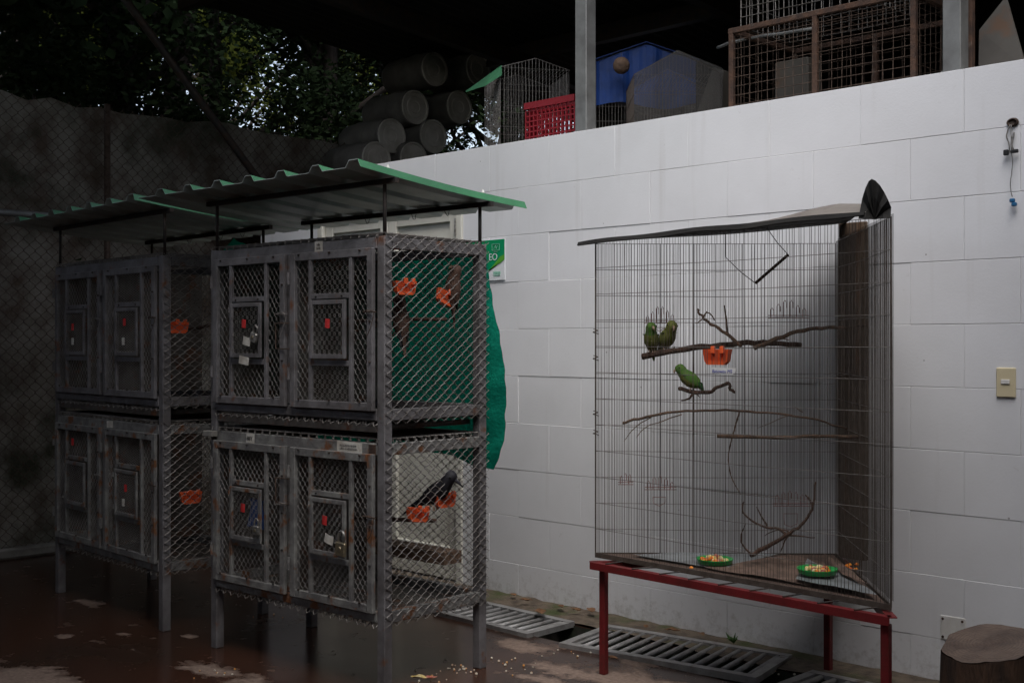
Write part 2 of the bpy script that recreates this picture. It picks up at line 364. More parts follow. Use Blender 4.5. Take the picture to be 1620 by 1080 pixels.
def wobble(pts, amp, sub=4):                              # resample a polyline smoothly with a little irregularity
    P = [Vector(p) for p in pts]; out = []
    for i in range(len(P) - 1):
        p0, p1, p2, p3 = P[max(i - 1, 0)], P[i], P[i + 1], P[min(i + 2, len(P) - 1)]
        for k in range(sub):
            t = k / sub
            q = .5 * ((2 * p1) + (p2 - p0) * t + (2 * p0 - 5 * p1 + 4 * p2 - p3) * t * t + (3 * p1 - p0 - 3 * p2 + p3) * t ** 3)
            out.append(q + Vector([random.uniform(-amp, amp) for _ in range(3)]))
    out.append(P[-1]); return out
def chainlink(mb, o, u, v, U, V, wd=.05, ht=.05, r=.002, n=4, off=.0025, jit=0):
    # vertical zigzag wires hooked into each other, rising strands in front of falling ones
    o, u, v = Vector(o), Vector(u).normalized(), Vector(v).normalized(); nn = u.cross(v)
    k = max(1, round(U / (wd / 2))); wd2 = U / k; rows = max(1, round(V / (ht / 2))); h2 = V / rows
    for i in range(k):
        path = []
        for j in range(rows + 1):
            side = (i + j) % 2
            uu = i * wd2 + (wd2 * 1.06 if side else -wd2 * .06); vv = j * h2
            s1 = off if side else -off
            if jit: uu += random.uniform(-jit, jit); vv += random.uniform(-jit, jit)
            c = o + u * uu + v * vv
            path.append(c - v * h2 * .08 + nn * s1); path.append(c + v * h2 * .08 - nn * s1)
        mb.tube(path, r, n, cap=False)
def expanded(mb, o, u, v, U, V, wd=.024, ht=.05, r=.0014, slant=0):
    k_ = -.0075 if slant else -.0035
    o, u, v = Vector(o), Vector(u).normalized(), Vector(v).normalized()
    k = max(2, round(U / (wd / 2))); wd2 = U / k; rows = max(2, round(V / (ht / 2))); h2 = V / rows
    for i in range(k):
        path = []
        for j in range(rows + 1):
            uu = i * wd2 + (wd2 if (i + j) % 2 else 0)
            path.append(o + u * uu + v * (j * h2) + u.cross(v) * (k_ if (i + j) % 2 else -k_))
        rr = r
        mb.tube(path, rr, 4, cap=False)

# ------------------------------------------------------------------ ground, drain, ledge
TY0, TY1, TX0, TX1 = 4.075, 4.36, -4.6, -1.2
g = MB(); B = 60
xs = [-B, TX0, TX1, B]; ys = [-B, TY0, TY1, B]
for i in range(3):
    for j in range(3):
        if i == 1 and j == 1: continue
        g.add([(xs[i], ys[j], 0), (xs[i + 1], ys[j], 0), (xs[i + 1], ys[j + 1], 0), (xs[i], ys[j + 1], 0)], [(0, 1, 2, 3)])
t = g.build('ground', 'wet_concrete'); t['kind'] = 'structure'
g = MB()
g.add([(TX0, TY0, 0), (TX1, TY0, 0), (TX1, TY1, 0), (TX0, TY1, 0), (TX0, TY0, -.3), (TX1, TY0, -.3), (TX1, TY1, -.3), (TX0, TY1, -.3)], [(4, 5, 6, 7), (0, 1, 5, 4), (1, 2, 6, 5), (2, 3, 7, 6), (3, 0, 4, 7)])
g.build('drain_channel', 'trench')['kind'] = 'structure'
g = MB(); nx = 90
for i in range(nx):                                       # uneven mossy strip between the drain and the wall
    x0 = -7.0 + i * (6.2 / nx); x1 = x0 + 6.2 / nx
def ledge_z(i, j): random.seed(i * 17 + j * 5); return .004 + random.random() * .012 + (.004 if j == 3 else 0) * random.random()
for i in range(nx + 1):
    for j in range(4):
        g.v.append(Vector((-7 + i * 6.2 / nx, [TY1 + .004, TY1 + .1, TY1 + .19, WY + .03][j] + (.007 * math.sin(i * .31) + .006 * math.sin(i * 1.27 + 2) + .004 * random.random() if j == 0 else 0) , ledge_z(i, j))))
for i in range(nx):
    for j in range(3):
        a = i * 4 + j; g.f.append((a, a + 4, a + 5, a + 1)); g.m.append(0)
g.build('mossy_ledge', 'ledge', smooth=True)['kind'] = 'structure'
random.seed(11)

# ------------------------------------------------------------------ white block wall
BL, BH, ZT = .4425, .25, 2.428
wall = thing('block_wall', 'long wall of large white painted blocks with thin joints', 'wall', (-3.4, WY, 0))
DX0, DX1, DZ = -6.27, -4.935, ZT - BH                     # door opening
WX0, WX1 = -6.92, .6
g = MB()
g.box((WX0, WY + .003, 0), (DX0, WY + .14, ZT - .004)); g.box((DX1, WY + .003, 0), (WX1, WY + .14, ZT - .004)); g.box((DX0, WY + .003, DZ), (DX1, WY + .14, ZT - .004))
g.build('wall_core', 'joint', wall, world=True)
cache = {}
def block_mesh(wd, ht):
    k = (round(wd, 3), round(ht, 3))
    if k not in cache:
        b = MB(); e = .0006
        b.bbox((e, 0, .0008), (wd - e, .09, ht - .0008), .0014)
        me = bpy.data.meshes.new('block'); me.from_pydata([tuple(p) for p in b.v], [], b.f); me.materials.append(MATS['wall_paint']); me.update(); cache[k] = me
    return cache[k]
for row in range(10):
    z1 = ZT - row * BH; z0 = max(z1 - BH, .0)
    ph = -2.068 if row % 2 == 0 else -1.848
    k0 = math.floor((WX0 - ph) / BL)
    x = ph + k0 * BL
    while x < WX1:
        a, b = max(x, WX0), min(x + BL, WX1); x += BL
        segs = [(a, b)]
        if z0 < DZ - .01:
            segs = []
            if a < DX0: segs.append((a, min(b, DX0)))
            if b > DX1: segs.append((max(a, DX1), b))
        for s0, s1 in segs:
            if s1 - s0 < .03: continue
            o = bpy.data.objects.new('block', block_mesh(s1 - s0, z1 - z0)); COL.objects.link(o); o.parent = wall
            o.location = Vector((s0, WY + random.uniform(-.0015, .0015), z0)) - wall.location
# door
d = MB()
lw = (DX1 - DX0) / 2
door = MB()
door.box((DX0 + .05, WY + .035, .02), (DX1 - .05, WY + .07, DZ - .05)).build('door', 'door_cream', wall, world=True)
dr = [o for o in COL.objects if o.name == 'door'][0]
fr = MB(); fr.bbox((DX0, WY - .012, 0), (DX0 + .05, WY + .09, DZ), .004); fr.bbox((DX1 - .05, WY - .012, 0), (DX1, WY + .09, DZ), .004); fr.bbox((DX0 + .05, WY - .012, DZ - .05), (DX1 - .05, WY + .09, DZ), .004)
fr.build('door_frame', 'door_cream', dr, world=True)
st = MB()
for i in (0, 1):
    x0 = DX0 + .05 + i * (lw - .05); x1 = x0 + lw - .05
    for a, b in ((x0 + .003, x0 + .075), (x1 - .075, x1 - .003)): st.bbox((a, WY + .014, .02), (b, WY + .05, DZ - .052), .004)
    for a, b in ((.02, .2), (.95, 1.05), (DZ - .14, DZ - .053)): st.bbox((x0 + .077, WY + .016, a), (x1 - .077, WY + .05, b), .004)
st.build('door_stile', 'door_cream', dr, world=True)
hd = MB(); hx = DX0 + lw + .035; hd.lathe([(.02, 0), (.02, .03), (.012, .035)], 12, (hx, WY - .012, 1.0), 'y'); hd.tube([(hx, WY - .02, 1.0), (hx, WY - .045, 1.0), (hx + .1, WY - .045, 1.0)], .007, 6)
hd.build('handle', 'lock_steel', dr, world=True)
hg = MB()
for z in (.3, 1.1, 1.95): hg.tube([(DX1 - .046, WY - .016, z), (DX1 - .046, WY - .016, z + .1)], .007, 6)
hg.build('hinge', 'lock_steel', dr, world=True)

# ------------------------------------------------------------------ sign on the wall (only its right part shows past the rack)
s1 = onY(800, 378, WY); s2 = onY(799, 443, WY); SW = .30; sx1 = s1.x; sx0 = sx1 - SW; sz1 = s1.z; sz0 = s2.z
sign = thing('wall_sign', 'green and white printed sign on the white wall behind the rack', 'sign', (sx0 + SW / 2, WY, sz0))
q = MB().bbox((sx0, WY - .008, sz0), (sx1, WY - .001, sz1), .001); q.build('board', 'sign_white', sign, world=True)
def fl(px, pz, y): return (sx0 + px * SW, WY - y, sz0 + pz * (sz1 - sz0))
def swoosh(u): return (.30 + .10 * u) if u < .55 else .355 + (u - .55) ** 1.0 * .55
poly = [fl(0, 1, .0095), fl(0, .02, .0095), fl(.40, .02, .0095), fl(.45, .08, .0095), fl(.52, .18, .0095), fl(.62, .28, .0095), fl(.75, .35, .0095), fl(.9, .42, .0095), fl(1, .5, .0095), fl(1, 1, .0095)]
MB().prism(poly[::-1], (0, .0012, 0)).build('green_field', 'sign_green', sign, world=True)
poly = [fl(.52, .18, .0105), fl(.62, .28, .0105), fl(.75, .35, .0105), fl(.9, .42, .0105), fl(1, .5, .0105), fl(1, .63, .0105), fl(.9, .58, .0105), fl(.8, .47, .0105), fl(.65, .30, .0105)]
MB().prism(poly[::-1], (0, .0008, 0)).build('lime_wave', 'sign_lime', sign, world=True)
ML = Matrix.Translation(fl(.62, .50, .011)) - Matrix.Translation(sign.location) + Matrix.Identity(4)
text_mesh('EO', .052, Matrix.Translation(Vector(fl(.60, .50, .0110)) - sign.location) @ Matrix.Rotation(R(90), 4, 'X'), sign, 'sign_white')
ic = MB(); c = Vector(fl(.78, .80, .0108))
for a, b in (((-.028, .02), (.028, .02)), ((-.028, -.014), (.028, -.014)), ((-.028, -.014), (-.028, .02)), ((.028, -.014), (.028, .02)), ((-.012, -.022), (.012, -.022)), ((-.014, -.008), (0, .014)), ((0, .014), (.004, -.006)), ((.004, -.006), (.016, .012))):
    ic.beam(c + Vector((a[0], 0, a[1])), c + Vector((b[0], 0, b[1])), .0015, .0022)
ic.build('screen_icon', 'sign_pale', sign, world=True)
lg = MB()
for k in range(5): lg.box((sx0 + SW * .72 + k * .011, WY - .0105, sz0 + .034), (sx0 + SW * .72 + k * .011 + .008, WY - .0078, sz0 + .048))
lg.box((sx0 + SW * .72, WY - .0105, sz0 + .025), (sx0 + SW * .72 + .05, WY - .0078, sz0 + .029)); lg.build('small_logo', 'sign_pale', sign, world=True)

# ------------------------------------------------------------------ storage deck behind the wall, roof, posts, unseen walls added to block light
g = MB().box((-8.2, WY + .145, 2.15), (2.5, 9.2, ZT - .012)); g.build('storage_floor', 'deck')['kind'] = 'structure'
g = MB().box((-6.6, 9.0, ZT), (2.5, 9.15, 4.2)); g.build('storage_back_wall', 'dark_concrete')['kind'] = 'structure'
# roof: deck part seen; unseen yard sheets and opening added to shape the light
OX0, OX1, OY0, OY1 = -3.35, -.65, .95, 4.3
def roof_z(y): return 3.93 - (y - 4.6) * .08
roof = thing('shed_roof', 'dark corrugated roof above the storage deck, with unseen sheets added over the yard', 'roof', (-3, 5, 3.8))
def corr(x0, x1, y0, y1, name='roof_sheet'):
    m = MB(); n = max(2, int((x1 - x0) / .06)); 
    for i in range(n + 1):
        x = x0 + (x1 - x0) * i / n; dz = .012 if i % 2 else 0
        for y in (y0, y1): m.v.append(Vector((x, y, roof_z(y) + dz))); m.v.append(Vector((x, y, roof_z(y) + dz + .004)))
    for i in range(n):
        a = i * 4; m.f += [(a, a + 4, a + 6, a + 2), (a + 1, a + 3, a + 7, a + 5), (a, a + 1, a + 5, a + 4), (a + 2, a + 6, a + 7, a + 3)]; m.m += [0] * 4
    return m.build(name, 'roof_under', roof, world=True)
corr(-8.1, 3.0, OY1, 9.3); corr(-8.1, 3.0, -4.3, OY0); corr(-8.1, OX0, OY0, 3.35); corr(-8.1, -5.8, 3.35, OY1); corr(OX1, 3.0, OY0, OY1)
for y in (4.68, 7.0, 9.1):
    MB().beam((-8, y, roof_z(y) - .062), (2.9, y, roof_z(y) - .07), .08, .12).build('purlin', 'black_iron', roof, world=True)
for x in (-6.6, -4.6, -1.6):
    MB().beam((x, 4.75, roof_z(4.75) - .2), (x, 9.0, roof_z(9) - .2), .08, .12).build('rafter', 'black_iron', roof, world=True)
for (pa, pb, lab, pname) in ((911, 936, 'grey steel roof post standing on the wall between red crate and blue cage', 'roof_post'), (1492, 1528, 'wide grey steel roof post on the wall beside the rusty wire cages', 'roof_post')):
    a, b = onY(pa, 200, WY + .02), onY(pb - 7, 200, WY + .02)
    wd = b.x - a.x
    m = MB().bbox((a.x, WY + .012, ZT - .002), (b.x, WY + .012 + wd, 3.8), .004)
    p = thing(pname, lab, 'post', (a.x + wd / 2, WY + .05, ZT), group='steel roof posts on the wall')
    m.build('shaft', 'post_zinc', p, world=True)
    MB().box((a.x - .004, WY + .008, ZT - .0005), (b.x + .004, WY + .02 + wd, ZT + .006)).build('foot_plate', 'post_zinc', p, world=True)
g = MB().box((-8.3, -4.4, 0), (3.1, -4.2, 3.9)); g.build('added_rear_wall', 'plain_wall')['kind'] = 'structure'  # unseen, added behind the camera to keep stray sky light out
g = MB().box((2.9, -4.2, 0), (3.1, 9.2, 3.9)); g.build('added_side_wall', 'plain_wall')['kind'] = 'structure'  # unseen, added so light enters only by the roof opening

# ------------------------------------------------------------------ mossy wall and fence on the left
MX = -7.78
mw = MB(); ny, nz = 70, 24
for i in range(ny + 1):
    for j in range(nz + 1):
        y = -4.2 + i * (11.6 / ny); z = 2.96 * j / nz
        random.seed(i * 31 + j); mw.v.append(Vector((MX + random.uniform(-.018, .018), y, z + (random.uniform(-.04, .02) if j == nz else 0))))
for i in range(ny):
    for j in range(nz):
        a = i * (nz + 1) + j; mw.f.append((a, a + nz + 1, a + nz + 2, a + 1)); mw.m.append(0)
random.seed(5)
mo = thing('stone_wall', 'dark mossy rendered wall behind the chain link fence', 'wall', (MX - .15, 2, 0))
mw.build('wall_face', 'mossy', mo, world=True, smooth=True)
MB().box((MX - .3, -4.2, 0), (MX - .03, 7.4, 2.93)).build('wall_body', 'mossy', mo, world=True)
FX = -7.6
fence = thing('chain_link_fence', 'tall dark chain link fence in front of the mossy wall', 'fence', (FX, 3, 0))
m = MB(); chainlink(m, (FX, 1.6, .06), (0, 1, 0), (0, 0, 1), 4.6, 2.86, .075, .075, .0022, 3); m.build('chain_link', 'wire_rust', fence, world=True, kind='stuff')
for y in (1.7, 3.9, 6.1): MB().tube([(FX - .03, y, 0), (FX - .03, y, 2.95)], .022, 8).build('fence_post', 'wire_rust', fence, world=True, smooth=True)
MB().tube([(FX, 1.5, 2.17), (FX, 6.2, 2.17)], .022, 8).build('rail', 'post_zinc', fence, world=True, smooth=True)
MB().bbox((FX - .06, -3.5, 0), (FX + .05, 4.5, .07), .015).build('kerb', 'kerb_pale')['kind'] = 'structure'
p1, p2 = onX(228, 40, -7.45), onX(402, 275, -7.45)
lp = MB().tube([p2 + (p2 - p1) * 1.1, p2, p1, p1 + (p1 - p2) * .25], .028, 8).build('leaning_pole', 'black_iron', smooth=True)
tag(lp, 'thin dark pole leaning diagonally in front of the mossy wall', 'pole')

# ------------------------------------------------------------------ trees behind the mossy wall
def tree(loc, hgt, rad, n, leafm, trunk_r, label, seed, crown_z=.55, leaf=.11, group='trees behind the mossy wall'):
    rnd = random.Random(seed); loc = Vector(loc)
    tr = thing('tree', label, 'tree', loc, group=group)
    m = MB(); top = Vector((rnd.uniform(-.3, .3), rnd.uniform(-.3, .3), hgt * .8))
    m.tube(wobble([(0, 0, 0), (rnd.uniform(-.15, .15), rnd.uniform(-.15, .15), hgt * .3), (rnd.uniform(-.2, .2), rnd.uniform(-.2, .2), hgt * .55), top], .02), [trunk_r * (1 - .75 * k / 12) for k in range(13)], 9)
    cl = []
    for k in range(26):
        a = rnd.uniform(0, 6.28); q = rnd.uniform(.2, 1) ** .6; zz = rnd.uniform(-.5, .5)
        c = Vector((math.cos(a) * rad * q, math.sin(a) * rad * q, hgt * crown_z + zz * hgt * .9 * (1.1 - .5 * q)))
        c.z = max(c.z, 1.9); cl.append((c, rnd.uniform(.3, .62) * rad * .62))
        s = Vector((0, 0, min(c.z * .75, hgt * .7)))
        mid = (s + c) / 2 + Vector((rnd.uniform(-.2, .2), rnd.uniform(-.2, .2), rnd.uniform(0, .25)))
        m.tube(wobble([s, mid, c], .02, 3), [trunk_r * .28 * (1 - .13 * i) for i in range(7)], 5)
    m.build('trunk', 'tree_bark', tr, smooth=True)
    L = MB()
    for k in range(n):
        c, r = cl[k % len(cl)]
        dv = Vector((rnd.gauss(0, 1), rnd.gauss(0, 1), rnd.gauss(0, .75))).normalized() * r * rnd.random() ** .45
        p = c + dv; u = Vector((rnd.uniform(-1, 1), rnd.uniform(-1, 1), rnd.uniform(-.7, .3))).normalized(); v2 = u.orthogonal().normalized()
        v2 = (Matrix.Rotation(rnd.uniform(0, 6.28), 3, u) @ v2); s = leaf * rnd.uniform(.6, 1.3)
        L.v += [p - u * s * .5, p + v2 * s * .28, p + u * s * .6, p - v2 * s * .28]; b = len(L.v) - 4; L.f.append((b, b + 1, b + 2, b + 3)); L.m.append(0)
    L.build('crown', leafm, tr, kind='stuff')
TREES = [(-9.9, 3.2, 7.6, 2.2, 32000, 'leaf_shade', .13, 'leafy dark tree at the left edge under the roof rim'),
         (-10.1, 5.2, 8.0, 2.3, 36000, 'leaf_shade', .16, 'dark tree with thick trunk rising over the mossy wall'),
         (-10.0, 7.4, 7.8, 2.3, 36000, 'leaf_shade', .14, 'dark tree behind the leaning pole'),
         (-9.9, 9.8, 7.2, 2.1, 30000, 'leaf_shade', .13, 'dark tree with bare trunk left of the stacked drums'),
         (-17.0, 6.6, 9.5, 2.8, 15000, 'leaf_lit', .15, 'far tree with sunlit yellow green leaf colour left of the leaning pole'),
         (-17.5, 11.0, 9.5, 2.8, 15000, 'leaf_lit', .15, 'far tree with sunlit yellow green leaf colour behind the leaning pole'),
         (-16.0, 14.2, 9.0, 2.6, 15000, 'leaf_lit', .15, 'far tree with sunlit yellow green leaf colour seen left of the drums'),
         (-12.2, 7.6, 8.5, 2.4, 26000, 'leaf_shade', .14, 'dark dense tree filling the gap beside the roof edge'),
         (-12.0, 10.6, 8.5, 2.4, 26000, 'leaf_shade', .14, 'dark dense tree farther back left of the drums'),
         (-22, 13.0, 12, 4, 12000, 'leaf_shade', .2, 'farthest tall dark tree behind the yellow green trees')]
TALL = [(-10.6, 2.2, 9.5, 3.4, 'tall tree added to shade the trees behind the mossy wall at the far left'), (-10.8, 6.2, 10, 3.6, 'tall tree added to block sky light beyond the leaning pole'), (-10.4, 10.4, 9.5, 3.4, 'tall tree added to block sky light beyond the drum stack'), (-23, 9.0, 13, 4.8, 'tall distant dark tree behind the yellow green tree at left'), (-23, 17.0, 13, 4.8, 'tall distant dark tree behind the yellow green tree by the drums')]  # first three: crowns added above the view to cut sky light
for i, (x, y, h, r_, lab) in enumerate(TALL): tree((x, y, 0), h, r_, 26000, 'leaf_shade', .15, lab, 90 + i, crown_z=.78, leaf=.17)
for i, (x, y, h, r_, n, lm, tr_, lab) in enumerate(TREES): tree((x, y, 0), h, r_, n, lm, tr_, lab, 40 + i, crown_z=.52, leaf=.066 if lm == 'leaf_shade' else .11)

# ------------------------------------------------------------------ rack cages
def canopy(root, x0, x1, y0, y1, zf, zb):
    # trapezoidal sheet, ridges running front to back, painted outside, bare metal inside
    pitch = (x1 - x0) / 7; prof = []
    for k in range(7):
        a = x0 + k * pitch
        prof += [(a, 0), (a + pitch * .62, 0), (a + pitch * .72, .026), (a + pitch * .9, .026)]
    prof[-1] = (x1 - .010, .026); prof += [(x1 + .004, -.002)]
    m = MB(); ns = 6
    for j in range(ns + 1):
        y = y0 + (y1 - y0) * j / ns; z = zf + (zb - zf) * j / ns - .01 * math.sin(math.pi * j / ns)
        for x, dz in prof: m.v.append(Vector((x, y, z + dz + .0012)))
    N = len(prof); off = len(m.v)
    m.v += [p - Vector((0, 0, .0024)) for p in m.v[:off]]
    for j in range(ns):
        for i in range(N - 1):
            a = j * N + i
            m.f.append((a, a + 1, a + N + 1, a + N)); m.m.append(0)
            m.f.append((off + a, off + a + N, off + a + N + 1, off + a + 1)); m.m.append(1)
    for i in range(N - 1):
        for a in (i, ns * N + i): m.f.append((a, a + 1, off + a + 1, off + a)); m.m.append(1 if a < N else 0)
    for j in range(ns):
        for a in (j * N, j * N + N - 1): m.f.append((a, a + N, off + a + N, off + a)); m.m.append(0)
    return m.build('canopy_sheet', ['green_sheet', 'galv_under'], root)

def hatch_door(root, x0, x1, z0, z1, k, side):
    wd, hh = x1 - x0, z1 - z0; t = .032; y0, y1 = -.022, -.004
    worn = 'grey_paint_worn' if z0 < .9 else 'grey_paint'
    m = MB()
    m.bbox((x0, y0, z0), (x0 + t, y1, z1), .002); m.bbox((x1 - t, y0, z0), (x1, y1, z1), .002)
    m.bbox((x0 + t, y0 + .001, z1 - t), (x1 - t, y1, z1), .002); m.bbox((x0 + t, y0 + .001, z0), (x1 - t, y1, z0 + t), .002)
    ma, mb_ = x0 + wd * .25, x0 + wd * .74; ba, bb = z0 + hh * .29, z0 + hh * .715
    for c in (ma, mb_): m.bbox((c - .009, y0 + .003, z0 + t), (c + .009, y1 - .001, z1 - t), .0015)
    for c in (ba, bb): m.bbox((ma + .009, y0 + .004, c - .011), (mb_ - .009, y1 - .001, c + .011), .0015)
    d = m.build('door', worn, root)
    e = MB()
    for (a, b, c0, c1) in ((x0 + t * .5, ma, z0 + t * .5, z1 - t * .5), (mb_, x1 - t * .5, z0 + t * .5, z1 - t * .5)):
        expanded(e, (a, -.004, c0), (1, 0, 0), (0, 0, 1), b - a, c1 - c0, .03, .038, .0012)
    expanded(e, (ma, -.004, z0 + t * .5), (1, 0, 0), (0, 0, 1), mb_ - ma, ba - z0 - t * .5, .032, .036, .0013, k % 2)
    expanded(e, (ma, -.004, bb), (1, 0, 0), (0, 0, 1), mb_ - ma, z1 - t * .5 - bb, .032, .036, .0013, k % 2)
    e.build('door_mesh', 'mesh_grey', d, kind='stuff')
    h = MB(); a, b = ma + .016, mb_ - .014; c, f = ba + .018, bb - .016; q = .018; ya, yb = -.034, -.024
    h.bbox((a, ya, c), (a + q, yb, f), .0015); h.bbox((b - q, ya, c), (b, yb, f), .0015); h.bbox((a + q, ya + .001, f - q), (b - q, yb, f), .0015); h.bbox((a + q, ya + .001, c), (b - q, yb, c + q), .0015)
    h.build('hatch', worn, d)
    e = MB(); expanded(e, (a + q * .5, -.026, c + q * .5), (1, 0, 0), (0, 0, 1), b - a - q, f - c - q, .03, .036, .0013, 1)
    e.build('hatch_mesh', 'mesh_grey', d, kind='stuff')
    for z in (z0 + hh * .18, z0 + hh * .8): MB().tube([(x0 + .004, -.03, z), (x0 + .004, -.03, z + .05)], .006, 6).build('hinge', worn, d)
    for z in (c + .03, f - .04): MB().tube([(a + .002, -.038, z), (a + .002, -.038, z + .022)], .004, 6).build('hatch_hinge', worn, d)
    # wire latch twisted round the edge
    zl = z0 + hh * .60; m = MB()
    m.tube(wobble([(x1 - .035, -.03, zl), (x1 - .005, -.042, zl + .012), (x1 + .02, -.03, zl + .002), (x1 + .012, -.036, zl - .05), (x1 - .012, -.04, zl - .09)], .002, 3), .0016, 5)
    m.tube([(x1 - .045, -.028, zl + .006), (x1 + .03, -.03, zl + .004)], .0035, 6)
    m.build('latch', 'wire_rust' if side else 'wire_galv', d)
    bolts = MB()
    for xx in (x0 + wd * .12, x0 + wd * .5, x0 + wd * .86):
        for zz in (z1 - .008, z0 + t + .003): bolts.lathe([(.005, 0), (.004, -.006)], 6, (xx, y0, zz), 'y')
    for zz in (z0 + hh * .3, z0 + hh * .55, z0 + hh * .8): bolts.lathe([(.005, 0), (.004, -.006)], 6, (x1 - .012, y0, zz), 'y')
    for zz in (ba + .012, bb - .012): 
        for xx in (ma + .04, mb_ - .05): bolts.lathe([(.004, 0), (.003, -.006)], 6, (xx, y0 + .004, zz + .01), 'y')
    bolts.build('bolt', 'black_iron', d, kind='stuff')
    return d, (a, b, c, f)

def paper(d, cx, cz, wd, hh, m, tilt=0, y=-.036, name='paper_tag', curl=.004, label=None):
    p = MB(); n = 4
    for i in range(n + 1):
        for s in (0, 1):
            u = (i / n - .5) * wd; v = (s - .5) * hh; p.v.append(Vector((cx + u * math.cos(tilt) - v * math.sin(tilt), y - curl * math.sin(i / n * 3), cz + u * math.sin(tilt) + v * math.cos(tilt))))
    off = len(p.v); p.v += [q + Vector((0, .0008, 0)) for q in p.v[:off]]
    for i in range(n):
        a = i * 2; p.f += [(a, a + 2, a + 3, a + 1), (off + a, off + a + 1, off + a + 3, off + a + 2)]; p.m += [0, 0]
    for i in range(n):
        for s in (0, 1): a = i * 2 + s; p.f.append((a, a + 2, off + a + 2, off + a)); p.m.append(0)
    return p.build(name, m, d, label=label)

def scribble(d, cx, cz, wd, hh, m, y, seed, rows=1, tilt=0):
    rnd = random.Random(seed); q = MB()
    for r_ in range(rows):
        z = cz + hh * ((rows - 1) / 2 - r_); x = cx - wd / 2
        while x < cx + wd / 2:
            a = hh * rnd.uniform(.3, .48); lw_ = rnd.uniform(.6, 1) * hh * .6
            pts = [(x, y, z - a * rnd.uniform(.4, 1)), (x + lw_ * .3, y, z + a), (x + lw_ * .55, y, z - a), (x + lw_, y, z + a * rnd.uniform(-.3, .9))]
            q.tube([(p[0] * 1, p[1], p[2] + (p[0] - cx) * tilt) for p in pts], .0006, 4)
            x += lw_ * 1.25
    return q.build('handwriting', m, d, kind='stuff')

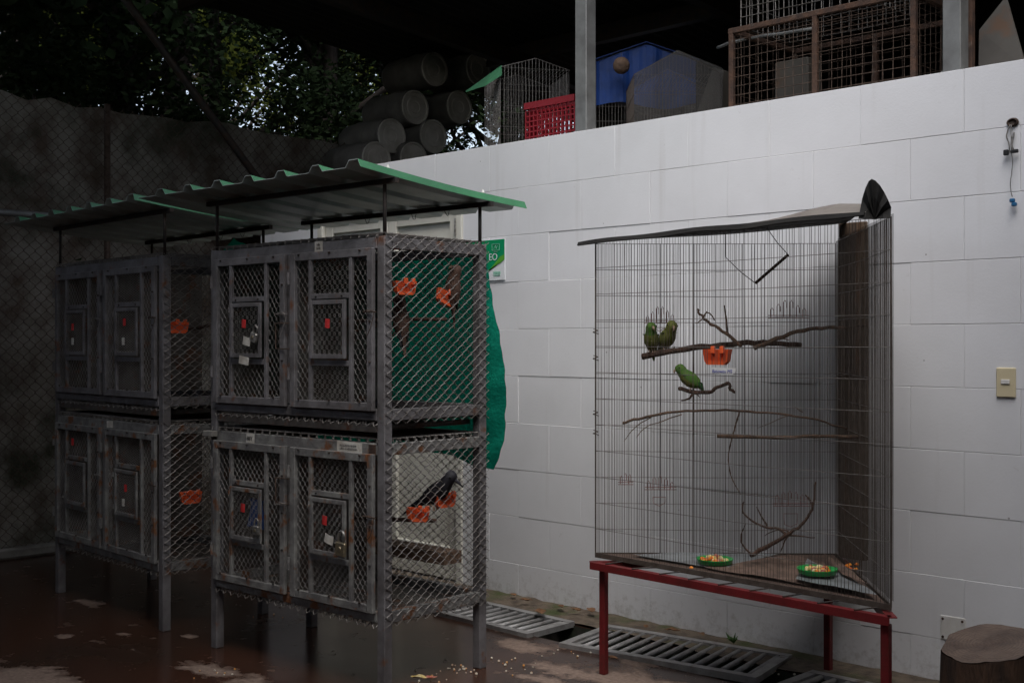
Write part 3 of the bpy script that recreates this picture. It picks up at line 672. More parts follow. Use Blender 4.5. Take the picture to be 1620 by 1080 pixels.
UP = (1.055, 1.765); LO = (.277, .97)
def rack(label, loc, rz, wd, dp, main, canx):
    root = thing('cage_rack', label, 'cage rack', loc, rz, group='two tier rack cages with green canopies')
    P = .042
    for x in (0, wd - P):
        for y in (0, dp - P): MB().bbox((x, y, 0), (x + P, y + P, UP[1]), .003).build('post', 'grey_paint', root)
    RT = .048
    for z0, z1 in (UP, LO):
        wm = 'grey_paint_worn' if z0 < .9 else 'grey_paint'
        for z in (z1 - RT, z0):
            MB().bbox((P, -.002, z), (wd - P, .03, z + RT - .004), .002).build('rail', wm, root)
            MB().bbox((P, dp - .03, z), (wd - P, dp + .002, z + RT - .004), .002).build('rail', wm, root)
            for x in (-.002, wd - .028): MB().bbox((x, P, z), (x + .03, dp - P, z + RT - .004), .002).build('rail', wm, root)
        MB().bbox((wd / 2 - .026, -.001, z0 + RT), (wd / 2 + .026, .028, z1 - RT), .002).build('mullion', wm, root)
        # chain link on five sides, wrapped over the rails
        m = MB(); e = .012
        chainlink(m, (wd + .006, .006, z0 - .012), (0, 1, 0), (0, 0, 1), dp - .004, z1 - z0 + .02, .052, .038, .0014, off=.004)
        chainlink(m, (-.006, dp - .006, z0 - .012), (0, -1, 0), (0, 0, 1), dp - .012, z1 - z0 + .02, .052, .038, .0014, off=.004)
        chainlink(m, (wd - .01, dp + .006, z0 - .008), (-1, 0, 0), (0, 0, 1), wd - .02, z1 - z0 + .012, .052, .038, .0014, off=.004)
        chainlink(m, (.02, -.004, z1 + .007), (1, 0, 0), (0, 1, 0), wd - .03, dp, .052, .04, .002, off=.006)
        chainlink(m, (.03, .002, z0 - .009), (1, 0, 0), (0, 1, 0), wd - .05, dp - .02, .052, .04, .002, off=.005)
        m.build('chain_link', 'wire_galv', root, kind='stuff')
        # hooked ends of the floor mesh hanging below the front rail
        hk = MB(); k = int(wd / .05)
        for i in range(1, k):
            x = i * wd / k + random.uniform(-.006, .006)
            hk.tube([(x - .012, .01, z0 - .004), (x - .006, -.004, z0 - .012), (x + .004, -.008, z0 - .022), (x + .012, -.002, z0 - .016), (x + .01, .01, z0 - .008)], .0022, 5)
        hk.build('mesh_hook', 'wire_galv', root, kind='stuff')
        # dropping tray
        zt = z0 - .035 if z0 > .9 else None
        if zt:
            t = MB(); t.box((P + .004, .012, zt - .004), (wd - P - .004, dp - .05, zt)); t.bbox((P + .004, .004, zt - .012), (wd - P - .004, .012, zt + .02), .002)
            t.bbox((wd - P - .012, .014, zt + .001), (wd - P - .005, dp - .05, zt + .018), .002)
            t.build('tray', 'tray_sheet', root)
        MB().box((wd / 2 - .004, .03, z0 + RT), (wd / 2 + .004, dp - .034, z1 - RT)).build('partition', 'tray_sheet', root)
        MB().box((.006, P + .002, z0 + RT), (.010, dp - P - .002, z1 - RT)).build('side_sheet', 'tray_sheet', root)
        t = MB(); t.box((P, P, z0 + .006), (wd - .032, dp - P, z0 + .010)); t.build('floor_sheet', 'tray_sheet', root)
    doors = []
    k = 0
    for z0, z1 in (UP, LO):
        for s in (0, 1):
            a = P + .004 if s == 0 else wd / 2 + .018; b = wd / 2 - .018 if s == 0 else wd - P - .004
            doors.append(hatch_door(root, a, b, z0 + RT - .012, z1 - RT + .004, k, s)); k += 1
    # canopy on rods
    zf, zb = 1.975, 1.93
    for x in (.02, wd - .02):
        MB().tube([(x, .02, UP[1] - .01), (x, .02, zf + .005)], .0075, 8).build('canopy_rod', 'black_iron', root, smooth=True)
        MB().tube([(x, dp - .02, UP[1] - .01), (x, dp - .02, zb + .005)], .0075, 8).build('canopy_rod', 'black_iron', root, smooth=True)
    MB().beam((-.05, .02, zf), (wd + .05, .02, zf), .02, .02).build('canopy_bar', 'black_iron', root)
    MB().beam((-.05, dp - .02, zb), (wd + .05, dp - .02, zb), .02, .02).build('canopy_bar', 'black_iron', root)
    sl_ = (zb - zf) / (dp - .04); y0, y1 = -.16, .78
    cz = lambda y: zf + .0125 + sl_ * (y - .02) + .008
    cs = canopy(root, canx[0], canx[1], y0, y1, cz(y0), cz(y1))
    for y in (.02, dp - .02):
        for fx in (.972, .688, .402):
            x = canx[0] + (canx[1] - canx[0]) * fx
            MB().lathe([(.006, 0), (.0075, .006), (.0045, .014), (.002, .018)], 8, (x, y, cz(y) + .024)).build('screw_cap', 'plate_white', cs)
    ow = MB()
    for x in (wd * .35, wd * .62, wd * .8):
        ow.tube(wobble([(x, dp - .03, zb + .012), (x + .01, dp - .015, zb - .03), (x + .006, dp, zb - .02), (x + .01, dp + .005, zb + .01)], .002, 3), .0015, 5)
    ow.build('tie_wire', 'black_iron', root)
    return root, doors

near, nd = rack('near rack of four mesh cages under a green canopy, beside the white wall sign', (-4.747, 2.918, 0), R(2.7), 1.145, .574, True, (-.33, 1.185))
far, fd = rack('far dark rack of four mesh cages beside the mossy wall', (-6.39, 2.965, 0), R(-2.4), 1.235, .574, False, (-.3, 1.27))
# paper tags, red tags (order of doors: upper left, upper right, lower left, lower right)
for (dd, (a, b, c, f)), red, wht in zip(nd, ((.45, .62), (.5, .6), (.42, .62), (.42, .62)), ((.55, .3), None, None, (.55, .3))):
    cx, cz = a + (b - a) * red[0], c + (f - c) * red[1]
    paper(dd, cx, cz, .03, .036, 'red_tag', R(-4), y=-.031)
    if wht: paper(dd, a + (b - a) * wht[0], c + (f - c) * wht[1], .052, .036, 'paper', R(-12), y=-.032)
dd, (a, b, c, f) = nd[0]
paper(dd, (a + b) / 2, c - .012, .07, .034, 'paper', R(-8), y=-.038)
for k, ((dd, (a, b, c, f)), red) in enumerate(zip(fd, ((.4, .62), (.45, .7), (.4, 1.45), (.5, .62)))):
    paper(dd, a + (b - a) * red[0], c + (f - c) * red[1], .03, .036, 'red_tag', 0, y=-.031)
    if k != 2: paper(dd, a + (b - a) * .4, c + (f - c) * .3, .032, .036, 'paper', R(3), y=-.031)
WN = 1.145
ft = paper(near, WN * .66, UP[1] - .024, .05, .046, 'paper', 0, y=-.0035, curl=.0005, name='paper_tag'); scribble(near, WN * .66, UP[1] - .022, .022, .014, 'ink', -.0052, 3, 2)
paper(near, WN * .26, LO[1] - .024, .058, .04, 'paper', R(-2), y=-.0035, curl=.0005)
text_mesh('88Y', .026, Matrix.Translation((WN * .26 - .024, -.0055, LO[1] - .034)) @ Matrix.Rotation(R(90), 4, 'X'), near, 'ink', 'handwriting')
paper(near, WN * .825, LO[1] - .026, .15, .042, 'paper', R(-1), y=-.0035, curl=.0005); scribble(near, WN * .82, LO[1] - .026, .10, .013, 'ink', -.0055, 9, 2)
MB().bbox((WN - .085, -.0065, LO[1] - .049), (WN - .045, -.0025, LO[1] - .008), .001).build('rust_patch', 'rust_iron', near)
MB().bbox((-.012, -.035, LO[1] - .03), (.06, -.004, LO[1] - .004), .003).build('wood_block', 'kerb_pale', near)
paper(far, 1.235 * .55, LO[1] - .024, .07, .034, 'paper', R(2), y=-.0035, curl=.0005)
# bent rusty wire handles on the upper mullion and the one below
for z in (1.33, .69):
    m = MB(); x = WN / 2 - .045
    for dz in (0, .105): m.tube([(x - .02, -.028, z + dz), (x + .07, -.03, z + dz)], .003, 6)
    m.tube([(x - .02, -.028, z), (x - .02, -.03, z + .105)], .003, 6); m.build('wire_handle', 'wire_rust', near)

def rack_pt(rk, x, y, z): return WORLD(rk) @ Vector((x, y, z))

# padlocks
def padlock(p, s, label, body, rz=R(2.7), tilt=0):
    t = thing('padlock', label, 'padlock', p, group='padlocks on the rack hatches', rot=(0, tilt, rz))
    MB().bbox((-.021 * s, -.009, -.04 * s), (.021 * s, .007, 0), .004).build('body', body, t)
    m = MB(); m.tube([(-.013 * s, -.001, -.004), (-.013 * s, -.001, .018 * s)] + [(.013 * s * math.cos(math.pi - k * math.pi / 8), -.001, .018 * s + .014 * s * math.sin(k * math.pi / 8)) for k in range(1, 8)] + [(.013 * s, -.001, .018 * s), (.013 * s, -.001, -.004)], .0035 * s, 8)
    m.build('shackle', 'lock_steel', t, smooth=True)
    m = MB(); m.lathe([(.008 * s, 0), (.007 * s, -.003)], 10, (0, -.009, -.02 * s), 'y'); m.build('keyway', 'brass', t)
    return t
(dd, (a, b, c, f)) = nd[3]; padlock(rack_pt(near, b - .004, -.048, c + (f - c) * .30), 1.35, 'large worn brass padlock on the lower right hatch of the near rack', 'brass', tilt=R(4))
(dd, (a, b, c, f)) = nd[2]; padlock(rack_pt(near, b - .006, -.048, c + (f - c) * .34), .95, 'small steel padlock on the lower left hatch of the near rack', 'lock_steel')
(dd, (a, b, c, f)) = nd[0]; padlock(rack_pt(near, b - .018, -.048, c + (f - c) * .45), 1.0, 'small dull padlock on the upper left hatch of the near rack', 'lock_steel', tilt=R(18))

# orange seed cups hooked on the mesh
def seed_cup(loc, rz, label, s=1.0, roll=0, m='orange_plastic', name='seed_cup', grp='orange seed cups in the rack cages'):
    t = thing(name, label, 'seed cup', loc, group=grp, rot=(roll, 0, rz))
    # local: x along the mesh, y away from the mesh into the cage, opening up
    def ring(wd, dp, z, inset=0):
        pts = []
        for k in range(13):
            a_ = math.pi * k / 12; pts.append((wd * math.cos(a_) * (1 - inset), .006 + dp * abs(math.sin(a_)) ** .7 * (1 - inset), z))
        return pts
    R_ = [ring(.034 * s, .034 * s, 0), ring(.044 * s, .044 * s, .010 * s), ring(.052 * s, .05 * s, .05 * s), ring(.052 * s, .05 * s, .05 * s, .06), ring(.044 * s, .044 * s, .012 * s, .08)]
    q = MB(); n = 13
    for r_ in R_: q.v += [Vector(p) for p in r_]
    for i in range(4):
        for k in range(n): a_ = i * n + k; b_ = i * n + (k + 1) % n; q.f.append((a_, b_, b_ + n, a_ + n)); q.m.append(0)
    q.f.append(tuple(range(n))[::-1]); q.m.append(0); q.f.append(tuple(range(4 * n, 5 * n))); q.m.append(0)
    q.build('cup', m, t)
    for x in (-.006 * s, .03 * s):
        q = MB(); q.bbox((x - .0075 * s, -.005, .036 * s), (x + .0075 * s, .008, .060 * s), .0025); q.build('hook', m, t)
    return t
RZN, RZF = R(2.7), R(-2.4)
# cup backs rest against the inside of the right-hand mesh: local y points into the cage (-x of the rack)
def cup_on_side(rk, rz, wd, y, z, label, roll=0, s=1.0):
    p = rack_pt(rk, wd - .012, y, z); return seed_cup(p, rz + R(90), label, s, roll)
def side_y(px, rk, wd):                                    # depth on the right-hand mesh of a rack at a column of the photo
    M = WORLD(rk); o = M @ Vector((wd, 0, 0)); u = (M @ Vector((wd, 1, 0)) - o); a = ray(px)
    # o + u t on the ray
    return (a[0] * o.y - a[1] * o.x) / (a[1] * u.x - a[0] * u.y)
def side_z(px, py, rk, wd):
    y = side_y(px, rk, wd); p = rack_pt(rk, wd, y, 0); Z = p.x * DX + p.y * DY; return H - (py - HY) / F * Z
for px, py, roll, lab in ((648, 466, R(0), 'upright orange seed cup on the upper side mesh of the near rack'), (712, 482, R(0), 'tilted orange seed cup with brown bird on the near rack'),
                          (668, 826, R(0), 'lower left orange seed cup under the black bird in the near rack'), (712, 803, 0, 'orange seed cup right of the black bird in the near rack')):
    t = cup_on_side(near, RZN, WN, side_y(px, near, WN), side_z(px, py, near, WN), lab, 0, 1.08)
    if 'tilted' in lab: t.rotation_euler = (0, R(20), RZN + R(90))
    if 'lower left' in lab: t.rotation_euler = (0, R(8), RZN + R(90))
for px, py, lab in ((285, 527, 'orange seed cup on the upper side mesh of the far rack'), (306, 797, 'orange seed cup on the lower side mesh of the far rack')):
    cup_on_side(far, RZF, 1.235, side_y(px, far, 1.235), side_z(px, py, far, 1.235), lab, 0, 1.1)

# birds: one continuous body swept along the spine, wings, beak, eyes and feet as parts
def bird(name, label, cat, loc, rz, s, body, wing, breast, lean=0, tail=1.0, turn=0, longbeak=False, fat=1.0):
    t = thing(name, label, cat, loc, group='birds in the cages', rot=(0, lean, rz))
    # spine from tail tip to crown: (x, z, half width, half thickness)
    sp = [(-.060 * tail, -.055 * tail, .003, .002), (-.045 * tail, -.030 * tail, .007, .004), (-.032, -.006, .012, .009), (-.022, .012, .020, .021), (-.008, .034, .025, .027), (.004, .056, .025, .026), (.010, .074, .020, .021), (.013, .088, .018, .019), (.016, .100, .0185, .0195), (.017, .110, .0155, .0165), (.016, .117, .009, .010), (.015, .1195, .002, .002)]
    sp = [(x, z, wd * fat, th * fat) for x, z, wd, th in sp]
    q = MB(); n = 14
    for i, (x, z, wd, th) in enumerate(sp):
        a = sp[max(i - 1, 0)]; b = sp[min(i + 1, len(sp) - 1)]; tx, tz = b[0] - a[0], b[1] - a[1]; l = math.hypot(tx, tz); nx_, nz_ = tz / l, -tx / l
        if z > .078: nx_, nz_ = 1, 0
        for k in range(n):
            an = 2 * math.pi * k / n; c_, s_ = math.cos(an), math.sin(an)
            px_, py_, pz_ = x + nx_ * th * c_, wd * s_, z + nz_ * th * c_
            if z > .078 and turn: dx_, dy_ = px_ - .012, py_; px_, py_ = .012 + dx_ * math.cos(turn) - dy_ * math.sin(turn), dx_ * math.sin(turn) + dy_ * math.cos(turn)
            q.v.append(Vector((px_, py_, pz_)) * s)
    for i in range(len(sp) - 1):
        for k in range(n):
            k2 = (k + 1) % n; q.f.append((i * n + k, i * n + k2, (i + 1) * n + k2, (i + 1) * n + k)); front = math.cos(2 * math.pi * (k + .5) / n) > .25 and 2 < i < 6; q.m.append(1 if front else 0)
    q.f.append(tuple(range(n))); q.m.append(0)
    q.build('body', [body, breast], t, smooth=True)
    for sd in (-1, 1):
        wv = MB(); prof = [(.012, .070, .003), (-.002, .060, .012), (-.018, .034, .014), (-.034, .004, .010), (-.050 * tail, -.028 * tail, .002)]
        for i, (x, z, hw) in enumerate(prof):
            wv.v += [Vector((x + hw, fat * sd * (.0215 - .002 * i), z + hw * .3)) * s, Vector((x - hw * .2, fat * sd * (.029 - .0045 * i), z)) * s, Vector((x - hw * fat, fat * sd * (.019 - .0035 * i), z - hw * .3)) * s]
        for i in range(len(prof) - 1):
            for k in (0, 1): a = i * 3 + k; wv.f.append((a, a + 1, a + 4, a + 3)); wv.m.append(0)
            a = i * 3; wv.f.append((a + 2, a, a + 3, a + 5)); wv.m.append(0)
        wv.build('wing', wing, t, smooth=True)
    ct, st_ = math.cos(turn), math.sin(turn)
    def hd_(x, y, z): dx_ = x - .012; return Vector((.012 + dx_ * ct - y * st_, dx_ * st_ + y * ct, z)) * s
    bk = MB()
    if longbeak: bk.tube([hd_(.030, 0, .099), hd_(.048, 0, .097), hd_(.064, 0, .092)], [.006 * s, .004 * s, .001 * s], 7)
    else: bk.tube([hd_(.031 * (fat + 1) / 2, 0, .103), hd_(.039 * (fat + 1) / 2, 0, .100), hd_(.042 * (fat + 1) / 2, 0, .094), hd_(.0405 * (fat + 1) / 2, 0, .088)], [.0062 * s, .0056 * s, .004 * s, .0008 * s], 7)
    bk.build('beak', 'bird_black' if longbeak else 'bird_beak', t, smooth=True)
    for sd in (-1, 1):
        e = MB(); c0 = hd_(.0225, sd * .0165 * fat, .1035); e.lathe([(.0004 * s, -.003 * s), (.0024 * s, -.0018 * s), (.003 * s, 0), (.0024 * s, .0018 * s), (.0004 * s, .003 * s)], 8, c0, 'y'); e.build('eye', 'eye', t, smooth=True)
        ft_ = MB(); y = sd * .010
        ft_.tube([Vector((-.008, y, .020)) * s, Vector((-.002, y, .004)) * s], .003 * s, 5)
        for dy in (-.004, .004): ft_.tube([Vector((-.002, y, .004)) * s, Vector((.010, y + dy, .003)) * s, Vector((.015, y + dy, -.006)) * s], .0018 * s, 5)
        ft_.tube([Vector((-.002, y, .004)) * s, Vector((-.012, y, .000)) * s, Vector((-.013, y, -.007)) * s], .0018 * s, 5)
        ft_.build('foot', 'bird_beak', t)
    return t

# dark birds in the near rack
def rp(px, py, inset):                                     # a point inside the near rack, inset behind its right-hand mesh
    y = side_y(px, near, WN); p = rack_pt(near, WN, y, 0); Z = p.x * DX + p.y * DY + inset; return at(px, py, Z)
bird('brown_bird', 'dark brown bird clinging behind the tilted orange seed cup', 'bird', rp(706, 474, .07), R(200), 1.25, 'bird_brown', 'bird_brown', 'bird_brown', R(-30), 1.2)
bird('brown_bird', 'dark brown bird low behind the corner post of the upper near cage', 'bird', rp(632, 530, .16), R(160), 1.35, 'bird_brown', 'bird_black', 'bird_brown', R(-10))
bird('black_bird', 'black bird perched between two orange seed cups in the lower near cage', 'bird', rp(684, 800, .09), R(20), 1.45, 'bird_black', 'bird_black', 'bird_black', R(25), 1.25, longbeak=True)
# perches in the near rack
def stick(name, label, pts, r, m='bark', cat='branch', amp=.003, twigs=(), grp=None, taper=.75):
    P_ = wobble(pts, amp); k = len(P_)
    t = MB().tube(P_, [r * (1 - (1 - taper) * i / (k - 1)) * random.uniform(.9, 1.1) for i in range(k)], 8)
    for tw in twigs:
        tp = wobble(tw[0], amp * .6, 3); kk = len(tp); t.tube(tp, [tw[1] * (1 - .55 * i / (kk - 1)) for i in range(kk)], 6)
    o = t.build(name, m, smooth=True); return tag(o, label, cat, grp)
stick('perch', 'thin branch perch across the upper near cage', [rack_pt(near, .1, .34, 1.43), rack_pt(near, .6, .3, 1.45), rack_pt(near, 1.12, .36, 1.45)], .010)
stick('perch', 'thin branch perch across the lower near cage', [rack_pt(near, .1, .3, .62), rack_pt(near, .6, .32, .6), rack_pt(near, 1.12, .3, .64)], .011)
stick('perch', 'thin branch perch across the upper far cage', [rack_pt(far, .1, .3, 1.42), rack_pt(far, .6, .32, 1.4), rack_pt(far, 1.2, .26, 1.44)], .011)
bd = MB().beam(rack_pt(near, .45, .43, .47), rack_pt(near, 1.09, .43, .47), .10, .05, 0).build('wooden_board', 'bark_pale'); tag(bd, 'brown wooden board lying in the lower near cage', 'board')
rg = MB(); c = rack_pt(near, .12, .12, .66)
for i in range(7):
    for j in range(6): rg.v.append(c + Vector((.02 * i + .004 * math.sin(j * 2), .012 * math.sin(i * 1.7 + j), -.025 * j + .006 * math.sin(i * 2.3))))
for i in range(6):
    for j in range(5): a = i * 6 + j; rg.f.append((a, a + 1, a + 7, a + 6)); rg.m.append(0)
o = rg.build('rag', 'blue_rag', smooth=True); tag(o, 'small blue rag behind the lower left mesh door of the near rack', 'rag')

# green tarp hung behind the near rack
tp = MB(); NU, NV = 70, 50
for i in range(NU + 1):
    for j in range(NV + 1):
        u = i / NU; v = j / NV; x = -.02 + u * (WN + .022); z = 1.74 - v * (.86 + .015 * math.sin(u * 9) + .06 * max(0, u - .8) / .2)
        fold = .010 * math.sin(u * 31 + v * 2) + .004 * math.sin(u * 77 + v * 5) + .003 * math.sin(v * 40 + u * 25) + .02 * math.sin(u * 11 - v * 3) * v
        edge = max(0, (u - .93) / .07)
        bulge = math.sin(min(1, v * 1.12) * math.pi * .5) * math.sin(math.pi * min(1, v ** 1.4)) ** .6 if 0 < v < 1 else 0
        x += edge * (-.062 * max(0, 1 - v / .4) ** 1.3 - .055 * max(0, (v - .78) / .22) ** 1.5 + .045 * math.sin(math.pi * min(1, max(0, v - .08) / .92) ** 1.6) + .005 * math.sin(v * 13 + 1) + .003 * math.sin(v * 22.7) * v + .002 * math.sin(v * 71 + 4 * v * v)) - .012 * (1 - edge) * 0
        tp.v.append(rack_pt(near, x, .574 + .022 + fold + .012 * v + edge * .03, z))
for i in range(NU):
    for j in range(NV): a = i * (NV + 1) + j; tp.f.append((a, a + 1, a + NV + 2, a + NV + 1)); tp.m.append(0)
o = tp.build('green_tarp', 'tarp', smooth=True); tag(o, 'green shade cloth hung on the back of the near rack', 'tarp')
# green cloth lying on the far rack
tp = MB(); NU, NV = 14, 8
for i in range(NU + 1):
    for j in range(NV + 1):
        u = i / NU; v = j / NV
        tp.v.append(rack_pt(far, .85 + u * .42, .50 + v * .10, 1.78 + (.13 * (1 - u) ** 1.5) * v + .008 * math.sin(u * 13 + v * 4)))
for i in range(NU):
    for j in range(NV): a = i * (NV + 1) + j; tp.f.append((a, a + NV + 1, a + NV + 2, a + 1)); tp.m.append(0)
o = tp.build('green_cloth', 'tarp', smooth=True); tag(o, 'dark green cloth draped on top of the far rack', 'cloth')

# ------------------------------------------------------------------ corner cage on its red stand
A, Bp, C = Vector((-3.285, 3.84, 0)), Vector((-2.56, 4.52, 0)), Vector((-1.93, 3.765, 0))
CZ0, CZ1 = .475, 1.765
stand = thing('cage_stand', 'red painted metal stand under the tall corner cage', 'stand', (-2.58, 4.0, 0))
off = Vector((0, -.075, 0))
SA, SB, SC = A + off + Vector((.035, 0, 0)), Bp + Vector((0, .02, 0)), C + off + Vector((.03, 0, 0))
for p, q in ((SA, SC), (SA, SB), (SB, SC)):
    up = Vector((0, 0, .442)); m = MB(); m.beam(p + up + Vector((0, 0, .003)), q + up + Vector((0, 0, .003)), .006, .029); dn = (q - p).normalized(); inn = Vector((-dn.y, dn.x, 0))
    if inn.y < 0 and p is SA and q is SC: inn = -inn
    m.beam(p + up + Vector((0, 0, .0155)) + inn * .014, q + up + Vector((0, 0, .0155)) + inn * .014, .028, .004)
    m.build('rail', 'red_paint', stand, world=True)
for p in (SA + Vector((.035, .045, 0)), SB + Vector((-.02, -.05, 0)), SC + Vector((-.024, .03, 0))):
    MB().bbox((p.x - .0145, p.y - .0145, 0), (p.x + .0145, p.y + .0145, .43), .003).build('leg', 'red_paint', stand, world=True)
for k in range(9):
    t_ = (k + .6) / 9.5; p = SA.lerp(SC, t_); q = p + Vector((.08 * random.uniform(.6, 1), .11, 0)); up = Vector((0, 0, .4625))
    MB().tube([p + up, q + up + Vector((0, 0, .008))], .003, 5).build('support_wire', 'black_iron', stand, world=True)

cage = thing('corner_cage', 'tall triangular wire bird cage with black roof sheet in front of the white wall', 'cage', (-2.58, 4.0, CZ0))
def wire_panel(p, q, z0, z1, pitch, name, r=.00105, jit=.0035, lean=.0):
    m = MB(); L_ = (q - p).length; n = round(L_ / pitch); d_ = (q - p).normalized()
    for i in range(n + 1):
        a = p + d_ * (L_ * i / n + random.uniform(-jit, jit)); b = a + d_ * random.uniform(-jit, jit); mid = (a + b) / 2 + d_ * random.uniform(-jit, jit)
        m.tube([a + Vector((0, 0, z0)), mid + Vector((0, 0, (z0 + z1) / 2)), b + Vector((0, 0, z1))], r, 4, cap=False)
    nh = 12
    for k in range(nh + 1):
        z = z0 + (z1 - z0) * k / nh
        m.tube([p + Vector((0, 0, z)), (p + q) / 2 + Vector((0, 0, z - .006 * random.random())), q + Vector((0, 0, z))], r * 1.1, 5, 1, cap=False)
    return m.build(name, ['cage_wire', 'cross_wire'], cage, world=True, kind='stuff')
def top_z(p): return CZ1
wire_panel(A, C, CZ0, CZ1 + .008, .0135, 'wire_panel'); wire_panel(A, Bp, CZ0, CZ1, .0135, 'wire_panel', jit=.002); wire_panel(Bp, C, CZ0, CZ1 + .008, .0145, 'wire_panel')
for k in (.27, .41, .61):                                   # stiffer uprights in the back panel
    p = A.lerp(Bp, k); MB().tube([p + Vector((0, 0, CZ0)), p + Vector((0, 0, CZ1))], .0018, 6).build('upright', 'black_iron', cage, world=True)
for p in (A, C): MB().tube([p + Vector((0, 0, CZ0 - .01)), p + Vector((0, 0, CZ1 + .01))], .0028, 6).build('upright', 'cage_wire', cage, world=True)
# fine net over the right-hand side
dn = (C - Bp).normalized(); nin = Vector((-dn.y, dn.x, 0)); nin = nin if nin.x > 0 else -nin
m = MB(); n = 24
for i in range(n + 1):
    for j in range(2): m.v.append(Bp.lerp(C, i / n) + nin * (.006 + .003 * math.sin(i * 1.9)) + Vector((0, 0, CZ0 + .02 + j * (CZ1 - CZ0))))
for i in range(n): m.f.append((2 * i, 2 * i + 2, 2 * i + 3, 2 * i + 1)); m.m.append(0)
m.build('side_net', 'fine_net', cage, world=True)
# plank in the rear corner
m = MB(); m.bbox((Bp.x - .002, Bp.y + .022, CZ0 - .01), (Bp.x + .12, Bp.y + .045, CZ1 + .085), .003); m.build('corner_plank', 'plank', cage, world=True)
# floor: rusty tray, papers and film
m = MB(); m.prism([A + Vector((.02, .01, CZ0)), C + Vector((-.02, .01, CZ0)), Bp + Vector((0, -.02, CZ0))], (0, 0, .006)); m.build('floor', 'wood_floor', cage, world=True)
m = MB()
for p, q in ((A, C), (A, Bp), (Bp, C)):
    m.beam(p + Vector((0, 0, CZ0 + .0)), q + Vector((0, 0, CZ0 + .0)), .004, .02)
m.build('floor_edge', 'cage_wire', cage, world=True)
def sheet(pts, z, mname, nm, amp=.006, grid=6):
    # a crumpled sheet through four corner points
    q = MB(); a, b, c_, d_ = [Vector(p) for p in pts]
    for i in range(grid + 1):
        for j in range(grid + 1):
            u, v = i / grid, j / grid; p = (a.lerp(b, u)).lerp(d_.lerp(c_, u), v); q.v.append(Vector((p.x, p.y, z + random.uniform(0, amp) + amp)))
    for i in range(grid):
        for j in range(grid): k = i * (grid + 1) + j; q.f.append((k, k + grid + 1, k + grid + 2, k + 1)); q.m.append(0)
    return q.build(nm, mname, cage, world=True, smooth=True)
Z5 = CZ0 + .007
sheet([A.lerp(C, .12) + Vector((0, .05, 0)), A.lerp(C, .45) + Vector((0, .06, 0)), A.lerp(Bp, .75) + Vector((.03, -.03, 0)), A.lerp(Bp, .3) + Vector((.02, -.02, 0))], Z5, 'plastic_film', 'floor_film')
sheet([A.lerp(C, .40) + Vector((0, .04, 0)), A.lerp(C, .74) + Vector((0, .05, 0)), Bp + Vector((.1, -.25, 0)), Bp + Vector((-.1, -.2, 0))], Z5 + .001, 'paper_brown', 'floor_paper')
sheet([A.lerp(C, .70) + Vector((0, .05, 0)), A.lerp(C, .95) + Vector((0, .03, 0)), Bp.lerp(C, .55) + Vector((-.05, -.05, 0)), Bp.lerp(C, .25) + Vector((-.12, -.1, 0))], Z5 + .012, 'plastic_film', 'floor_film')
sheet([A.lerp(C, .78) + Vector((0, .2, 0)), A.lerp(C, .90) + Vector((0, .1, 0)), Bp.lerp(C, .5) + Vector((-.04, -.03, 0)), Bp.lerp(C, .15) + Vector((-.06, -.06, 0))], Z5 + .026, 'paper_brown', 'floor_paper')
# roof sheet with its curled right end
m = MB(); NA, NB = 26, 10
ra, rc, rb = A + Vector((-.04, -.06, 0)), C + Vector((-.07, -.045, 0)), Bp + Vector((.02, .04, 0))
for i in range(NA + 1):
    for j in range(NB + 1):
        u, v = i / NA, j / NB; f0 = ra.lerp(rc, u); b0 = (ra + Vector((.02, .10, 0))).lerp(rb, min(1, u * 1.9)) if u < .53 else rb.lerp(rc + Vector((.03, .07, 0)), (u - .53) / .47)
        sm_ = 1 / (1 + math.exp(-(u - .62) * 10)); p = f0.lerp(b0, v); dd_ = (p.x - f0.x) * DX + (p.y - f0.y) * DY; z = CZ1 + .014 + .012 * u + max(0, dd_) * (.088 + .022 * u) + (.004 + .04 * sm_ * (1 - .5 * max(0, u - .9) / .1)) * min(1, v / .3) - .012 * (1 - u) ** 4 + .0025 * math.sin(u * 17)
        m.v.append(Vector((p.x, p.y, z)))
off_ = len(m.v); m.v += [p - Vector((0, 0, .004)) for p in m.v[:off_]]
for i in range(NA):
    for j in range(NB):
        a = i * (NB + 1) + j; m.f += [(a, a + NB + 1, a + NB + 2, a + 1), (off_ + a, off_ + a + 1, off_ + a + NB + 2, off_ + a + NB + 1)]; m.m += [0, 1]
for i in range(NA):
    for j in (0, NB): a = i * (NB + 1) + j; m.f.append((a, a + NB + 1, off_ + a + NB + 1, off_ + a)); m.m.append(1)
m.build('roof_sheet', ['sheet_top', 'black_rubber'], cage, world=True, smooth=True)
lip = [m.v[i * (NB + 1)] for i in range(NA + 1)]; m = MB()
for i, p in enumerate(lip):
    u = i / NA; dr_ = .010 + .004 * math.sin(math.pi * u) + .002 * math.sin(u * 23)
    m.v += [p + Vector((0, -.004, .004)), p + Vector((0, -.012, -dr_)), p + Vector((0, -.002, -dr_ - .002)), p + Vector((0, .004, .0))]
for i in range(NA):
    for k in range(4): a = i * 4 + k; b = i * 4 + (k + 1) % 4; m.f.append((a, a + 4, b + 4, b)); m.m.append(0)
m.f += [(0, 1, 2, 3), (NA * 4 + 3, NA * 4 + 2, NA * 4 + 1, NA * 4)]; m.m += [0, 0]
m.build('roof_lip', 'black_rubber', cage, world=True)
